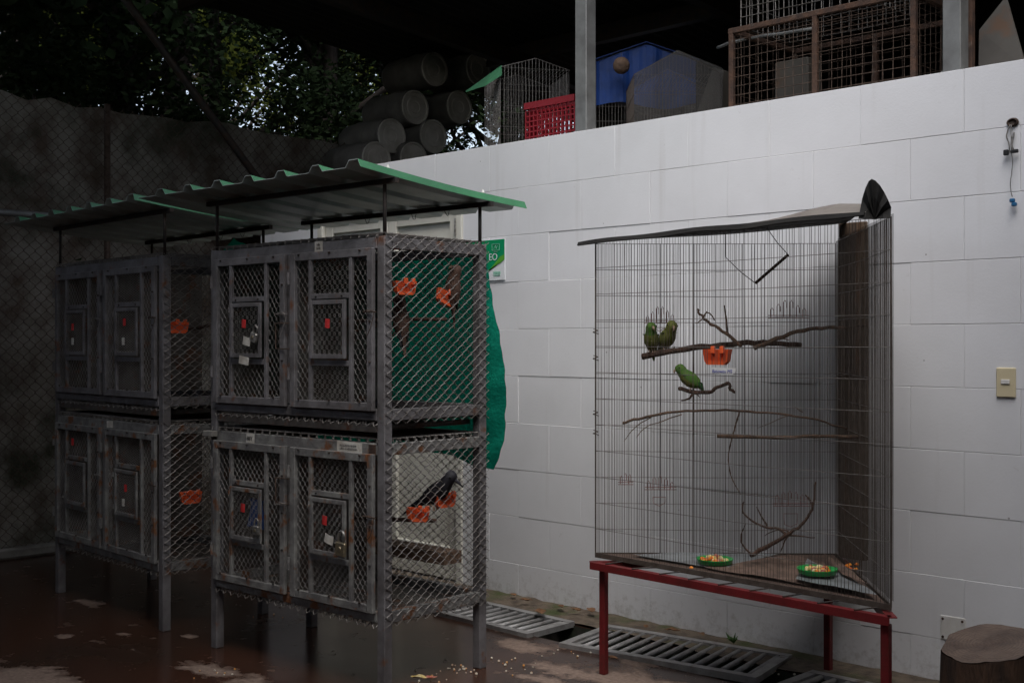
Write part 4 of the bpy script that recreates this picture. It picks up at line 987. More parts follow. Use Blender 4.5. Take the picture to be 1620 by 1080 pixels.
# upturned flap at the right corner
pz = [(1362, 326), (1368, 300), (1375, 286), (1382, 284), (1392, 291), (1402, 308), (1408, 324), (1396, 331), (1378, 334)]
ZC = C.x * DX + C.y * DY
hin = at(1384, 347, ZC + .02); rim = [at(x, y, ZC + .03 + (.018 if k % 2 else -.012) - .03 * (x - 1362) / 46) for k, (x, y) in enumerate([(1358, 346), (1364, 314), (1369, 298), (1374, 287), (1379, 283), (1385, 286), (1392, 293), (1399, 304), (1405, 316), (1410, 328), (1409, 345)])]
m = MB(); k = len(rim); mid = [hin.lerp(p, .55) + Vector((.004, -.012, 0)) for p in rim]; bk_ = Vector((-.004, .007, 0))
for q_ in (Vector((0, 0, 0)), bk_): m.v += [hin + q_] + [p + q_ for p in mid] + [p + q_ for p in rim]
N_ = 2 * k + 1
for i in range(k - 1):
    for o_, fl_ in ((0, 1), (N_, -1)):
        m.f += [(o_, o_ + 1 + i, o_ + 2 + i)[::fl_], (o_ + 1 + i, o_ + 1 + k + i, o_ + 2 + k + i, o_ + 2 + i)[::fl_]]; m.m += [0, 0]
    m.f.append((1 + k + i, 2 + k + i, N_ + 2 + k + i, N_ + 1 + k + i)); m.m.append(0)
m.build('roof_flap', 'black_rubber', cage, world=True)
# twisted wire ties on the left corner
for z in (1.06, 1.29, 1.40, .98):
    q = A + Vector((0, 0, z)); m = MB(); m.tube([q + Vector((.012 * math.cos(k * .9) * (1 - k * .04), .012 * math.sin(k * .9), .002 * k - .01)) for k in range(12)], .0018, 5); m.build('wire_tie', 'wire_rust', cage, world=True)
# bent wire hands hooked on the back panel
def back_Z(px):                                             # depth of the back panel A-B at a column
    u = Bp - A; a = ray(px); t_ = (a[0] * A.y - a[1] * A.x) / (a[1] * u.x - a[0] * u.y); p = A + u * t_; return p.x * DX + p.y * DY
def front_Z(px):
    u = C - A; a = ray(px); t_ = (a[0] * A.y - a[1] * A.x) / (a[1] * u.x - a[0] * u.y); p = A + u * t_; return p.x * DX + p.y * DY
def inZ(px, f_): return front_Z(px) * (1 - f_) + back_Z(px) * f_
for x0, x1, yb, hts, loop, lab in ((1021, 1068, 507, (8, 14, 22, 22, 16, 10), (1035, 1052, 524), 'pink wire rack of looped fingers above the two parrots'),
                              (1217, 1278, 499, (12, 18, 24, 24, 16, 12), None, 'pink wire rack of looped fingers high beside the corner plank'),
                              (980, 1000, 762, (10, 14, 12), None, 'small pink wire rack of looped fingers low at the left corner'),
                              (1022, 1068, 770, (10, 16, 18, 14, 8), (1033, 1053, 800), 'pink wire rack with hanging loop low left in the cage'),
                              (1225, 1285, 796, (14, 18, 20, 18, 14, 10), (1240, 1262, 833), 'pink wire rack with hanging loop low beside the dead branch')):
    m = MB(); Q = lambda x, y: at(x, y, back_Z(x) - .012)
    for dy in (0, 4): m.tube([Q(x0 - 2, yb + dy), Q(x1 + 2, yb + dy)], .0016, 5)
    n = len(hts)
    for i, h in enumerate(hts):
        xa = x0 + (x1 - x0) * (i + .2) / n; xb = x0 + (x1 - x0) * (i + .7) / n
        m.tube([Q(xa, yb + 3), Q(xa, yb - h + 3), Q((xa + xb) / 2, yb - h), Q(xb, yb - h + 4), Q(xb, yb - h + 12)], .0015, 5)
    if loop:
        la, lb, ly = loop; ms = min(yb + 16, ly - 6)
        m.tube([Q(la, ms), Q(la + 1, ly - 4), Q((la + lb) / 2, ly), Q(lb - 1, ly - 5), Q(lb, ms), Q(la, ms)], .0015, 5)
    o = m.build('wire_rack', 'pink_wire'); tag(o, lab, 'wire rack', 'pink bent wire racks in the corner cage')

# branches inside the cage
W = lambda x, y, f_: at(x, y, inZ(x, f_))
stick('branch', 'thick dark branch on which the two parrots sit', [W(1016, 563, .45), W(1060, 556, .5), W(1110, 549, .55), W(1170, 543, .55), W(1220, 542, .55), W(1268, 546, .6)], .0125, 'bark', twigs=[([W(1052, 556, .5), W(1064, 551, .5), W(1068, 548, .5)], .004)], taper=.8)
stick('branch', 'forked brown branch leaning up left of the cage centre', [W(1172, 548, .45), W(1150, 528, .45), W(1125, 512, .45), W(1110, 500, .45), W(1103, 489, .45)], .0075, 'bark_pale', twigs=[([W(1112, 503, .45), W(1118, 494, .44), W(1125, 498, .43), W(1132, 508, .43)], .004), ([W(1110, 505, .45), W(1104, 510, .47), W(1100, 511, .5)], .003), ([W(1150, 528, .45), W(1149, 505, .45), W(1146, 483, .45)], .005)], taper=.6)
stick('branch', 'reddish stick running from the centre to the corner plank', [W(1193, 551, .35), W(1230, 536, .4), W(1270, 522, .45), W(1310, 519, .5), W(1340, 518, .75), W(1372, 514, .6)], .009, 'bark_pale', twigs=[([W(1236, 534, .4), W(1248, 538, .36)], .003)], taper=.6)
stick('branch', 'short crooked perch under the single parrot', [W(1074, 615, .4), W(1095, 619, .4), W(1122, 621, .42), W(1135, 612, .42), W(1153, 606, .42), W(1154, 614, .42), W(1163, 620, .42)], .0085, 'bark', twigs=[([W(1096, 620, .4), W(1094, 627, .4), W(1086, 632, .4), W(1078, 634, .4)], .006), ([W(1098, 620, .4), W(1107, 628, .4)], .004)], taper=.7)
stick('branch', 'long thin arching branch with twigs across the middle of the cage', [W(986, 669, .4), W(1010, 662, .45), W(1045, 655, .5), W(1100, 649, .5), W(1165, 649, .5), W(1230, 655, .5), W(1290, 664, .55), W(1340, 678, .7)], .006, 'bark_pale', twigs=[([W(1078, 655, .5), W(1050, 665, .5), W(1020, 676, .5), W(1007, 692, .5)], .0028), ([W(1030, 660, .47), W(1005, 675, .5), W(987, 698, .5)], .0026), ([W(1170, 650, .5), W(1161, 680, .5), W(1153, 715, .5), W(1156, 752, .5), W(1172, 782, .5)], .0035), ([W(1270, 652, .5), W(1257, 643, .5)], .0025), ([W(1245, 657, .5), W(1220, 668, .5), W(1198, 677, .5)], .002)], taper=.6)
stick('branch', 'straight brown stick ending at the corner plank', [W(1136, 689, .4), W(1200, 692, .45), W(1270, 691, .5), W(1310, 690, .6), W(1368, 690, .5)], .0075, 'bark_pale', taper=.9)
stick('branch', 'dead forked branch lying low beside the food bowls', [W(1188, 878, .5), W(1220, 861, .5), W(1250, 843, .5), W(1272, 825, .5), W(1287, 797, .5), W(1290, 762, .5)], .0095, 'bark', twigs=[([W(1245, 846, .5), W(1232, 836, .5), W(1214, 834, .5), W(1195, 827, .5), W(1175, 810, .5), W(1177, 793, .5)], .006), ([W(1214, 833, .5), W(1204, 815, .5), W(1197, 801, .5)], .004), ([W(1188, 876, .5), W(1175, 862, .5), W(1173, 845, .5), W(1180, 828, .5)], .004), ([W(1245, 846, .5), W(1265, 848, .5), W(1289, 850, .5)], .004), ([W(1246, 846, .5), W(1240, 860, .5), W(1235, 872, .5)], .004), ([W(1286, 800, .5), W(1279, 788, .5), W(1274, 782, .5)], .005), ([W(1250, 842, .5), W(1240, 838, .5), W(1222, 840, .5), W(1210, 847, .5)], .0035)], taper=.35)
sw = MB(); a, b = W(1195, 448, .45), W(1247, 403, .45)
sw.tube([a, b], .006, 8); o = sw.build('swing_perch', 'bark', smooth=True); tag(o, 'tilted swing perch hanging from thin chains at the cage top', 'swing')
ch = MB()
for p, q in ((a, W(1148, 407, .45)), (b, W(1214, 362, .45))):
    ch.tube([p, (p + q) / 2 + Vector((0, 0, -.006)), q, q + Vector((0, 0, (.09 if q.z < 1.7 else .012)))], .0016, 5)
cp = ch.build('chain', 'black_iron', o, world=True)
for o_ in []: pass

# parrots
bird('parrot', 'green parrot at the left end of the thick branch', 'parrot', W(1031, 554, .46), R(-60), .98, 'bird_green', 'bird_darkgreen', 'bird_olive', R(10), 1.0, turn=R(30), fat=1.22)
bird('parrot', 'darker olive parrot leaning on its neighbour on the thick branch', 'parrot', W(1053, 551, .56), R(-25), 1.05, 'bird_olive', 'bird_darkgreen', 'bird_olive', R(22), 1.0, turn=R(-10), fat=1.2)
bird('parrot', 'green parrot alone on the short crooked perch', 'parrot', W(1096, 614, .4), R(-150), .92, 'bird_green', 'bird_darkgreen', 'bird_olive', R(24), .8, turn=R(20), fat=1.22)
# orange cup and label on the cage front
fd_ = (C - A).normalized(); fz = math.atan2(fd_.y, fd_.x)
cp_ = at(1130, 577, front_Z(1130) + .004); seed_cup(cp_, fz, 'orange seed cup on the front wires of the corner cage', 1.18, grp=None)
lb_ = thing('name_label', 'white paper label with blue handwriting on the corner cage front', 'label', at(1144, 587, front_Z(1144) - .008), fz)
LW = .112
q = MB(); q.add([(-LW / 2, 0, -.011), (LW / 2 - .012, -.001, -.013), (LW / 2, -.002, -.003), (LW / 2 + .004, 0, .012), (-LW / 2, 0, .014), (-LW / 2, .001, -.011), (LW / 2 - .012, 0, -.013), (LW / 2, -.001, -.003), (LW / 2 + .004, .001, .012), (-LW / 2, .001, .014)], [(0, 1, 2, 3, 4), (9, 8, 7, 6, 5), (0, 5, 6, 1), (1, 6, 7, 2), (2, 7, 8, 3), (3, 8, 9, 4), (4, 9, 5, 0)]); q.build('paper', 'plate_white', lb_)
text_mesh('Batoweu MS', .0185, Matrix.Translation((-.050, -.0035, -.006)) @ Matrix.Rotation(R(90), 4, 'X'), lb_, 'blue_ink', 'handwriting', .15)
# green bowls with fruit
def bowl(c, r, label, seed):
    t = thing('food_bowl', label, 'bowl', c, group='green food bowls in the corner cage'); rnd = random.Random(seed)
    MB().lathe([(r * .72, 0), (r * .95, .006), (r, .02), (r * 1.03, .024), (r * .94, .022), (r * .86, .008)], 28).build('dish', 'green_plastic', t, smooth=True)
    for mname in ('fruit_orange', 'fruit_red', 'fruit_yellow'):
        q = MB()
        for k in range(16):
            a = rnd.uniform(0, 6.28); rr = rnd.random() ** .6 * r * .75; s = rnd.uniform(.006, .013); p = Vector((math.cos(a) * rr, math.sin(a) * rr, .008 + rnd.uniform(.0, .016) * (1 - rr / r)))
            q.lathe([(s * .3, 0), (s, s * .4), (s * .9, s), (s * .4, s * 1.4)], 6, p)
        q.build('fruit', mname, t, kind='stuff')
    return t
bz = CZ0 + .016
def on_floor(x, y): Z = F * (H - bz) / (y - HY); p = at(x, y, Z); return p
bowl(on_floor(1131, 892), .07, 'left green bowl of cut fruit beside the dead branch', 3)
b2 = on_floor(1293, 916); b2.z += .018; bowl(b2, .072, 'right green bowl of cut fruit lying on pale film', 4)
q = MB(); rnd = random.Random(4)
for k in range(7):
    p = on_floor(rnd.choice((1348, 1350, 1101, 1330, 1210, 1345)) + rnd.uniform(-9, 9), 905 + rnd.uniform(-6, 8)); s = rnd.uniform(.005, .011); q.lathe([(s * .4, 0), (s, s * .4), (s * .5, s)], 6, p + Vector((0, 0, .02)))
o = q.build('fruit_scraps', 'fruit_orange'); o['kind'] = 'stuff'; o['label'] = 'bits of orange fruit scattered on the cage floor'

# ------------------------------------------------------------------ drain grates
def grate(corners, nb, label, z=-.008, blind=False):
    a, b, c_, d_ = [Vector((p[0], p[1], 0)) for p in corners]              # front left, back left, back right, front right
    t = thing('drain_grate', label, 'grate', ((a.x + c_.x) / 2, (a.y + c_.y) / 2, z), group='steel drain grates along the wall')
    hgt = .028; up = Vector((0, 0, z + hgt / 2))
    ins = .018
    for p, q in ((a, d_), (b, c_)):
        s = 1 if p is a else -1; n_ = (b - a).normalized() * ins * s
        MB().beam(p + n_ + up, q + n_ + up, .04, hgt).build('frame_bar', 'grate_steel', t, world=True)
    for p, q in ((a, b), (d_, c_)):
        n_ = (d_ - a).normalized() * ins * (1 if p is a else -1); e = (q - p).normalized() * .04
        MB().beam(p + n_ + e + up, q + n_ - e + up, .04, hgt - .002).build('frame_bar', 'grate_steel', t, world=True)
    k0 = 0
    src = None
    for i in range(nb):
        u = (i + (1.2 if blind else .6)) / (nb + (.6 if blind else .2)); p = a.lerp(d_, .03 + u * .94); q = b.lerp(c_, .03 + u * .94); e = (q - p).normalized() * .034
        MB().tube([p + e + up, q - e + up], .0125, 8).build('bar', 'grate_steel', t, world=True, smooth=True)
    if blind:
        p, q = a.lerp(d_, .045), b.lerp(c_, .045); e = (q - p).normalized() * .04
        MB().beam(p + e + up * .8, p + (q - p) * 1 - e + up * .8, .035, .006).build('plate', 'grate_steel', t, world=True)
    return t
grate([(-4.52, 4.045), (-4.53, 4.385), (-3.868, 4.365), (-3.855, 4.025)], 10, 'drain grate in the floor behind the near rack leg')
grate([(-3.64, 4.005), (-3.715, 4.43), (-2.79, 4.555), (-2.70, 4.14)], 14, 'long drain grate lying askew under the corner cage', blind=True)
grate([(-2.60, 4.03), (-2.60, 4.40), (-1.75, 4.40), (-1.75, 4.03)], 13, 'drain grate at the bottom right edge between corner cage and stump')

# ------------------------------------------------------------------ stump
sc_ = at(1566, 1018, 4.15)
stp = thing('tree_stump', 'short wooden log stump with tilted cut top by the wall', 'stump', (sc_.x, sc_.y, 0))
m = MB(); n = 40; rings = 7; zt = sc_.z
rad = [.158 * (1 + .05 * math.sin(3 * 2 * math.pi * k / n + 1) + .03 * math.sin(7 * 2 * math.pi * k / n)) for k in range(n)]
tl = Vector((RX, RY)) ; bkv = Vector((DX, DY))
def stump_top(x, y): return zt + (x * RX + y * RY) * .19 + (x * DX + y * DY) * .12
for i in range(rings):
    for k in range(n):
        a = 2 * math.pi * k / n; r_ = rad[k] * (1.06 - .06 * i / rings) + random.uniform(-.003, .003); x, y = r_ * math.cos(a), r_ * math.sin(a); m.v.append(Vector((x, y, stump_top(x, y) * i / (rings - 1))))
for i in range(rings - 1):
    for k in range(n): k2 = (k + 1) % n; m.f.append((i * n + k, i * n + k2, (i + 1) * n + k2, (i + 1) * n + k)); m.m.append(0)
m.build('bark', 'stump_bark', stp, smooth=True)
m = MB()
for j in range(5):
    for k in range(n):
        a = 2 * math.pi * k / n; r_ = rad[k] * (.995 - .24 * j); x, y = r_ * math.cos(a), r_ * math.sin(a); m.v.append(Vector((x, y, stump_top(x, y) + .003 + random.uniform(-.0025, .0025))))
for j in range(4):
    for k in range(n): k2 = (k + 1) % n; m.f.append((j * n + k, j * n + k2, (j + 1) * n + k2, (j + 1) * n + k)); m.m.append(0)
m.f.append(tuple(4 * n + k for k in range(n))); m.m.append(0)
m.build('cut_face', 'stump_top', stp, smooth=True)

# ------------------------------------------------------------------ small things on the wall
c0, c1 = onY(1577, 581, WY), onY(1608, 629, WY)
sw_ = thing('light_switch', 'cream plastic light switch on the white wall', 'switch', ((c0.x + c1.x) / 2, WY, c1.z))
MB().bbox((c0.x, WY - .010, c1.z), (c1.x, WY - .0005, c0.z), .004).build('plate', 'plate_cream', sw_, world=True)
mx, mz = (c0.x + c1.x) / 2, (c0.z + c1.z) / 2 + .003
MB().bbox((mx - .017, WY - .0145, mz - .009), (mx + .017, WY - .009, mz + .009), .002).build('rocker', 'plate_white', sw_, world=True)
c0, c1 = onY(1488, 971, WY), onY(1529, 1017, WY)
cv = thing('cover_plate', 'white square cover plate screwed low on the wall above the stump', 'cover plate', ((c0.x + c1.x) / 2, WY, c1.z))
MB().bbox((c0.x, WY - .006, c1.z), (c1.x, WY - .0005, c0.z), .003).build('plate', 'plate_white', cv, world=True)
for x in (c0.x + .012, c1.x - .014):
    for z in (c1.z + .012, c0.z - .014): MB().lathe([(.0055, 0), (.005, -.003)], 8, (x, WY - .006, z), 'y').build('screw', 'rust_iron', cv, world=True)
pw = lambda x, y, o_=.01: onY(x, y, WY) - Vector((0, o_, 0))
hw = thing('loose_wires', 'loose electric wires hanging from a hole in the wall', 'wires', onY(1604, 325, WY))
h0 = pw(1603, 194, .004); MB().lathe([(.019, 0), (.022, -.006), (.016, -.012), (.013, -.004)], 12, h0 + Vector((0, .004, 0)), 'y', sq=(1.1, .8)).build('conduit', 'rust_iron', hw, world=True)
MB().tube(wobble([pw(1600, 198), pw(1596, 215, .02), pw(1600, 230, .02), pw(1601, 243, .02)], .001), .0026, 6).build('wire', 'cord', hw, world=True, smooth=True)
MB().tube(wobble([pw(1602, 198), pw(1603, 225, .022), pw(1605, 260, .02), pw(1602, 292, .02), pw(1605, 312, .02)], .001), .0016, 6).build('wire', 'cord', hw, world=True, smooth=True)
MB().tube(wobble([pw(1606, 210), pw(1604, 226, .02), pw(1607, 240, .024)], .001), .004, 6).build('wire', 'cord', hw, world=True, smooth=True)
m = MB(); c = pw(1596, 242, .02); m.bbox(c + Vector((-.012, -.006, -.012)), c + Vector((.008, .006, .010)), .003); m.build('connector', 'rubber', hw, world=True)
m = MB(); c = pw(1608, 240, .022); m.bbox(c + Vector((-.012, -.006, -.008)), c + Vector((.016, .006, .006)), .003); m.build('connector', 'rubber', hw, world=True)
for k in (0, 1):
    m = MB(); c = pw(1605 + k * 3, 317 + k * 6, .022); m.bbox(c + Vector((-.009, -.007, -.010)), c + Vector((.010, .007, .005)), .003); m.build('connector', 'blue_plastic', hw, world=True)

# ------------------------------------------------------------------ things stored on the deck
# drums lying on their sides, lids to the right
dl = [(596, 252), (620, 215), (686, 216), (657, 170), (727, 170), (688, 110), (757, 110), (655, 252)]
dlab = ['pale round drum lowest in the stack just above the green canopy', 'pale round drum with bright lid left in the drum stack', 'dim round drum right of the bright lidded drum', 'round brown lidded drum on top of the bright lidded drum', 'round grey drum high in the stack beside the wire cage', 'dark round drum at the top left of the stack', 'dark round drum at the top right of the stack', 'dark round drum low in the stack behind the wall top']
for (px, py), lab in zip(dl, dlab):
    c = onX(px, py, -7.17 + random.uniform(-.04, .04)); t = thing('drum', lab, 'drum', c + Vector((-.25, 0, -.14)), group='round drums stacked on the deck'); n = 24
    MB().lathe([(.12, -.52), (.138, -.48), (.142, -.36), (.149, -.34), (.142, -.32), (.142, -.2), (.149, -.18), (.142, -.16), (.142, -.06), (.134, -.035), (.138, -.03), (.138, -.012), (.128, -.008)], n, c, 'x').build('barrel', 'drum', t, world=True, smooth=True)
    MB().lathe([(.133, -.012), (.133, .008), (.12, .008), (.116, -.004), (.085, -.004), (.08, .002), (.05, .002), (.045, -.003), (.01, -.003)], n, c, 'x').build('lid', 'drum_lid', t, world=True)
def wire_box(parent, o, ux, uy, L_, D_, h, pitch, r, mname, gable=0, hp=None, faces='flrbt'):
    o, ux, uy = Vector(o), Vector(ux).normalized(), Vector(uy).normalized(); up = Vector((0, 0, 1)); hp = hp or pitch
    def panel(p, u, U, hfun, nm='wire_panel'):
        m = MB(); n = max(2, round(U / pitch))
        for i in range(n + 1): a = p + u * (U * i / n); m.tube([a, a + up * hfun(i / n)], r, 4, cap=False)
        k = max(1, round(h / hp))
        for j in range(k + 1): m.tube([p + up * (h * j / k), p + u * U + up * (h * j / k)], r, 4, cap=False)
        if gable: m.tube([p + up * hfun(0), p + u * (U / 2) + up * hfun(.5), p + u * U + up * hfun(1)], r * 2, 5)
        m.build(nm, mname, parent, world=True, kind='stuff')
    gf = (lambda t_: h + gable * (1 - abs(2 * t_ - 1))) if gable else (lambda t_: h); fl_ = lambda t_: h
    g0 = gable
    panel(o, ux, L_, gf); panel(o + uy * D_, ux, L_, gf)
    gable = 0
    panel(o, uy, D_, fl_); panel(o + ux * L_, uy, D_, fl_)
    m = MB(); n = max(2, round(L_ / pitch))
    for i in range(n + 1):
        a = o + ux * (L_ * i / n); z = gf(i / n); m.tube([a + up * z, a + uy * D_ + up * z], r, 4, cap=False)
    m.build('wire_top', mname, parent, world=True, kind='stuff')
DZk = ZT - .01
# gabled wire cage with a green lid
wc = thing('wire_cage', 'wire cage with lifted green lid beside the red crate', 'cage', (at(830, 200, 7.1).x, at(830, 200, 7.1).y, DZk), group='cages stored on the deck')
p0, p1 = at(793, 200, 6.95), at(905, 200, 6.95); ux = (p1 - p0); ux.z = 0; ux = (Matrix.Rotation(R(14), 3, 'Z') @ ux).normalized(); uy = Vector((-ux.y, ux.x, 0))
o0 = Vector((p0.x, p0.y, DZk)); htop = at(793, 106, 6.95).z - DZk
wire_box(wc, o0, ux, uy, .41, .45, htop, .02, .0012, 'wire_galv', gable=.06, hp=.13)
q = MB(); q.prism([at(737, 146, 7.25), at(768, 136, 7.02), at(794, 119, 6.93), at(794, 105, 6.95)], uy * .01 + Vector((0, 0, .008)))
q.build('lid', 'green_sheet', wc, world=True)
# red crate
rc_ = thing('red_crate', 'red plastic crate with slotted side on the wall top', 'crate', (onY(871, 200, WY + .3).x, WY + .3, DZk))
ca, cb = onY(832, 164, WY + .16), onY(909, 164, WY + .16); zc = ca.z; L_ = cb.x - ca.x
m = MB()
for yy in (WY + .16, WY + .27):
    n = 12
    for i in range(n + 1): x = ca.x + L_ * i / n; m.box((x - .004, yy - .003, DZk), (x + .004, yy + .003, zc - .03))
    for j in range(9): z = DZk + (zc - DZk) * j / 8.6; m.box((ca.x, yy - .002, z - .0035), (cb.x, yy + .002, z + .0035))
m.build('slotted_side', 'red_crate', rc_, world=True, kind='stuff')
m = MB(); 
for yy in (WY + .155, WY + .265): m.box((ca.x - .006, yy - .006, zc - .035), (cb.x + .006, yy + .014, zc))
m.box((ca.x - .006, WY + .171, zc - .035), (ca.x + .006, WY + .257, zc)); m.box((cb.x - .006, WY + .171, zc - .035), (cb.x + .006, WY + .257, zc)); m.build('rim', 'red_crate', rc_, world=True)
m = MB(); m.box((ca.x, WY + .165, DZk + .002), (cb.x, WY + .265, DZk + .01)); m.box((ca.x - .003, WY + .173, DZk + .012), (ca.x + .001, WY + .255, zc - .037)); m.box((cb.x - .001, WY + .173, DZk + .012), (cb.x + .003, WY + .255, zc - .037)); m.build('base', 'red_crate', rc_, world=True)
# gabled cages: blue and grey
def house_cage(label, pxl, pxr, pyl, pxa, pya, Z0, skin, wire, depth, mname, name, yaw=0):
    a, b = at(pxl, 200, Z0), at(pxr, 200, Z0); ux = b - a; ux.z = 0; L_ = ux.length; ux.normalize(); uy = Vector((-ux.y, ux.x, 0))
    a.z = DZk; he = at(pxl, pyl, Z0).z - DZk; ha = at(pxa, pya, Z0).z - DZk - he
    t = thing(name, label, 'cage', a + ux * L_ / 2 + uy * depth / 2, group='cages stored on the deck')
    wire_box(t, a, ux, uy, L_, depth, he, .018, .0011, wire, gable=ha, hp=.09)
    up = Vector((0, 0, 1)); q = MB(); k = .006
    f = [a, a + ux * L_, a + ux * L_ + up * he, a + ux * L_ / 2 + up * (he + ha), a + up * he]
    return t, a, ux, uy, L_, he, ha
t, a, ux, uy, L_, he, ha = house_cage('house shaped cage draped in blue cloth behind the steel post', 943, 1100, 97, 1022, 70, 6.75, None, 'wire_galv', .45, None, 'blue_cage')
up = Vector((0, 0, 1))
q = MB()
for sgn, (s0, s1) in ((0, (a + up * he - ux * .02, a + ux * L_ / 2 + up * (he + ha + .004))), (1, (a + ux * L_ / 2 + up * (he + ha + .004), a + ux * (L_ + .02) + up * he))):
    q.prism([s0 - uy * .03, s1 - uy * .03, s1 + uy * .47, s0 + uy * .47], (0, 0, .003))
q.build('roof_cloth', 'blue_tarp', t, world=True)
q = MB(); n = 30
zb = at(960, 168, 6.75).z - DZk
for i in range(n + 1):
    u = i / n; x = a + ux * (L_ * u) - uy * .012 + uy * (.006 * math.sin(u * 19) + .004 * math.sin(u * 41)); zt_ = he + ha * (1 - abs(2 * u - 1)) - .004
    for v in (0, 1): q.v.append(x + up * (zb + .02 * math.sin(u * 7) if v == 0 else zt_))
for i in range(n): q.f.append((2 * i, 2 * i + 2, 2 * i + 3, 2 * i + 1)); q.m.append(0)
q.build('hanging_cloth', 'blue_tarp', t, world=True)
nb_ = thing('wooden_ball', 'round pale wooden ball in front of the blue cage', 'ball', at(983, 104, 6.6) - Vector((0, 0, .045)))
MB().lathe([(.002, -.047), (.02, -.042), (.036, -.03), (.045, -.01), (.045, .01), (.036, .03), (.02, .042), (.002, .047)], 18, (0, 0, .045)).build('ball', 'bark_pale', nb_, smooth=True)
MB().tube([(0, 0, .09), (0, 0, .12)], .0012, 4).build('string', 'black_iron', nb_)
t, a, ux, uy, L_, he, ha = house_cage('house shaped cage wrapped in fine grey net beside the rusty cages', 1003, 1143, 118, 1072, 81, 6.2, None, 'cage_wire', .42, None, 'netted_cage')
q = MB(); e = -uy * .008
f = [a + e, a + ux * L_ + e, a + ux * L_ + up * he * 1.1 + e, a + ux * L_ * .49 + up * (he + ha + .004) + e, a + up * he + e]
q.add(f, [(0, 1, 2, 3, 4)]); q.add([f[1], f[1] + uy * .42, f[2] + uy * .42, f[2]], [(0, 1, 2, 3)]); q.add([f[2], f[2] + uy * .42, f[3] + uy * .42, f[3]], [(0, 1, 2, 3)]); q.add([f[3], f[3] + uy * .42, f[4] + uy * .42, f[4]], [(0, 1, 2, 3)])
q.build('net_cover', 'fine_net_pale', t, world=True)
sh_ = MB(); p = at(1100, 185, 6.35); sh_.prism([p, p + Vector((.14, .02, 0)), p + Vector((.15, .04, .22)), p + Vector((.09, .03, .25))], (.01, .05, 0)); o = sh_.build('grey_panel', 'sheet_brown'); tag(o, 'small pale panel leaning behind the grey net of the gabled cage', 'panel')
# dark red box glimpsed under the blue cage
o = MB().bbox(tuple(at(962, 200, 6.9) + Vector((0, 0, -.06))), tuple(at(962, 200, 6.9) + Vector((.22, .15, .05))), .006).build('dark_red_box', 'red_crate'); o.location.z = DZk; tag(o, 'dark red box on the wall top below the blue cloth', 'box')
# rusty frame cages
def rusty(label, pxa, pxb, pxm, ztop, zbot, Y, depth, name='rusty_cage', r=.0016, frame=True, wm='wire_rust'):
    xa, xb = onY(pxa, 100, Y).x, onY(pxb, 100, Y).x
    t = thing(name, label, 'cage', ((xa + xb) / 2, Y + depth / 2, zbot), group='cages stored on the deck')
    for yy, nm in ((Y, 'front_mesh'), (Y + depth, 'rear_mesh')):
        m = MB(); n = round((xb - xa) / .048)
        for i in range(n + 1):
            x = xa + (xb - xa) * i / n + random.uniform(-.004, .004)
            m.tube([(x, yy, zbot), (x + random.uniform(-.004, .004), yy + random.uniform(-.003, .003), (zbot + ztop) / 2), (x, yy, ztop)], r, 4, cap=False)
        k = round((ztop - zbot) / .045)
        for j in range(k + 1): z = zbot + (ztop - zbot) * j / k; m.tube([(xa, yy - .003, z), ((xa + xb) / 2, yy - .003, z + random.uniform(-.004, .004)), (xb, yy - .003, z)], r, 4, cap=False)
        m.build(nm, wm, t, world=True, kind='stuff')
    m = MB(); n = round((xb - xa) / .048)
    for i in range(n + 1): x = xa + (xb - xa) * i / n; m.tube([(x, Y, ztop + .003), (x, Y + depth, ztop + .003)], r, 4, cap=False)
    for yy in (Y + depth * .33, Y + depth * .66): m.tube([(xa, yy, ztop), (xb, yy, ztop)], r, 4, cap=False)
    for x in (xa, xb):
        n = round(depth / .048)
        for i in range(n + 1): m.tube([(x, Y + depth * i / n, zbot), (x, Y + depth * i / n, ztop)], r, 4, cap=False)
        for j in range(5): z = zbot + (ztop - zbot) * j / 4; m.tube([(x, Y, z), (x, Y + depth, z)], r, 4, cap=False)
    m.build('top_mesh', wm, t, world=True, kind='stuff')
    if frame:
        for x in (xa, xb) + ((onY(pxm, 100, Y).x,) if pxm else ()):
            for yy in (Y, Y + depth): MB().bbox((x - .012, yy - .012, zbot), (x + .012, yy + .012, ztop), .002).build('upright', 'rust_iron', t, world=True)
        for yy in (Y, Y + depth):
            for z in (ztop,): MB().bbox((xa - .014, yy - .013, z - .013), (xb + .014, yy + .013, z + .012), .002).build('frame_bar', 'rust_iron', t, world=True)
        for x in (xa, xb): MB().bbox((x - .013, Y + .0135, ztop - .012), (x + .013, Y + depth - .0135, ztop + .011), .002).build('frame_bar', 'rust_iron', t, world=True)
    return t
Yr = WY + .13; zr = onY(1158, 50, Yr).z
rusty('large rusty iron framed mesh cage lying along the wall top', 1158, 1446, 1290, zr, DZk, Yr, .55)
rusty('grey wire grid cage stacked on top of the rusty cage', 1172, 1375, None, zr + .45, zr + .018, Yr + .02, .42, 'grid_cage', .0017, False, 'wire_galv')
m = MB(); br = onY(1195, 66, Yr + .06); m.tube(wobble([onY(1135, 76, Yr + .3), onY(1180, 62, Yr + .15), onY(1290, 45, Yr + .12)], .002), .008, 6); o = m.build('metal_rod', 'post_zinc', smooth=True); tag(o, 'grey metal rod sticking out of the rusty cage', 'rod')
o = MB().bbox(tuple(onY(1225, 150, Yr + .2) - Vector((0, 0, .1))), tuple(onY(1225, 150, Yr + .2) + Vector((.18, .12, .16))), .006).build('dusty_box', 'sheet_brown'); o.location.z = DZk + .001; tag(o, 'dusty grey box inside the rusty cage', 'box')
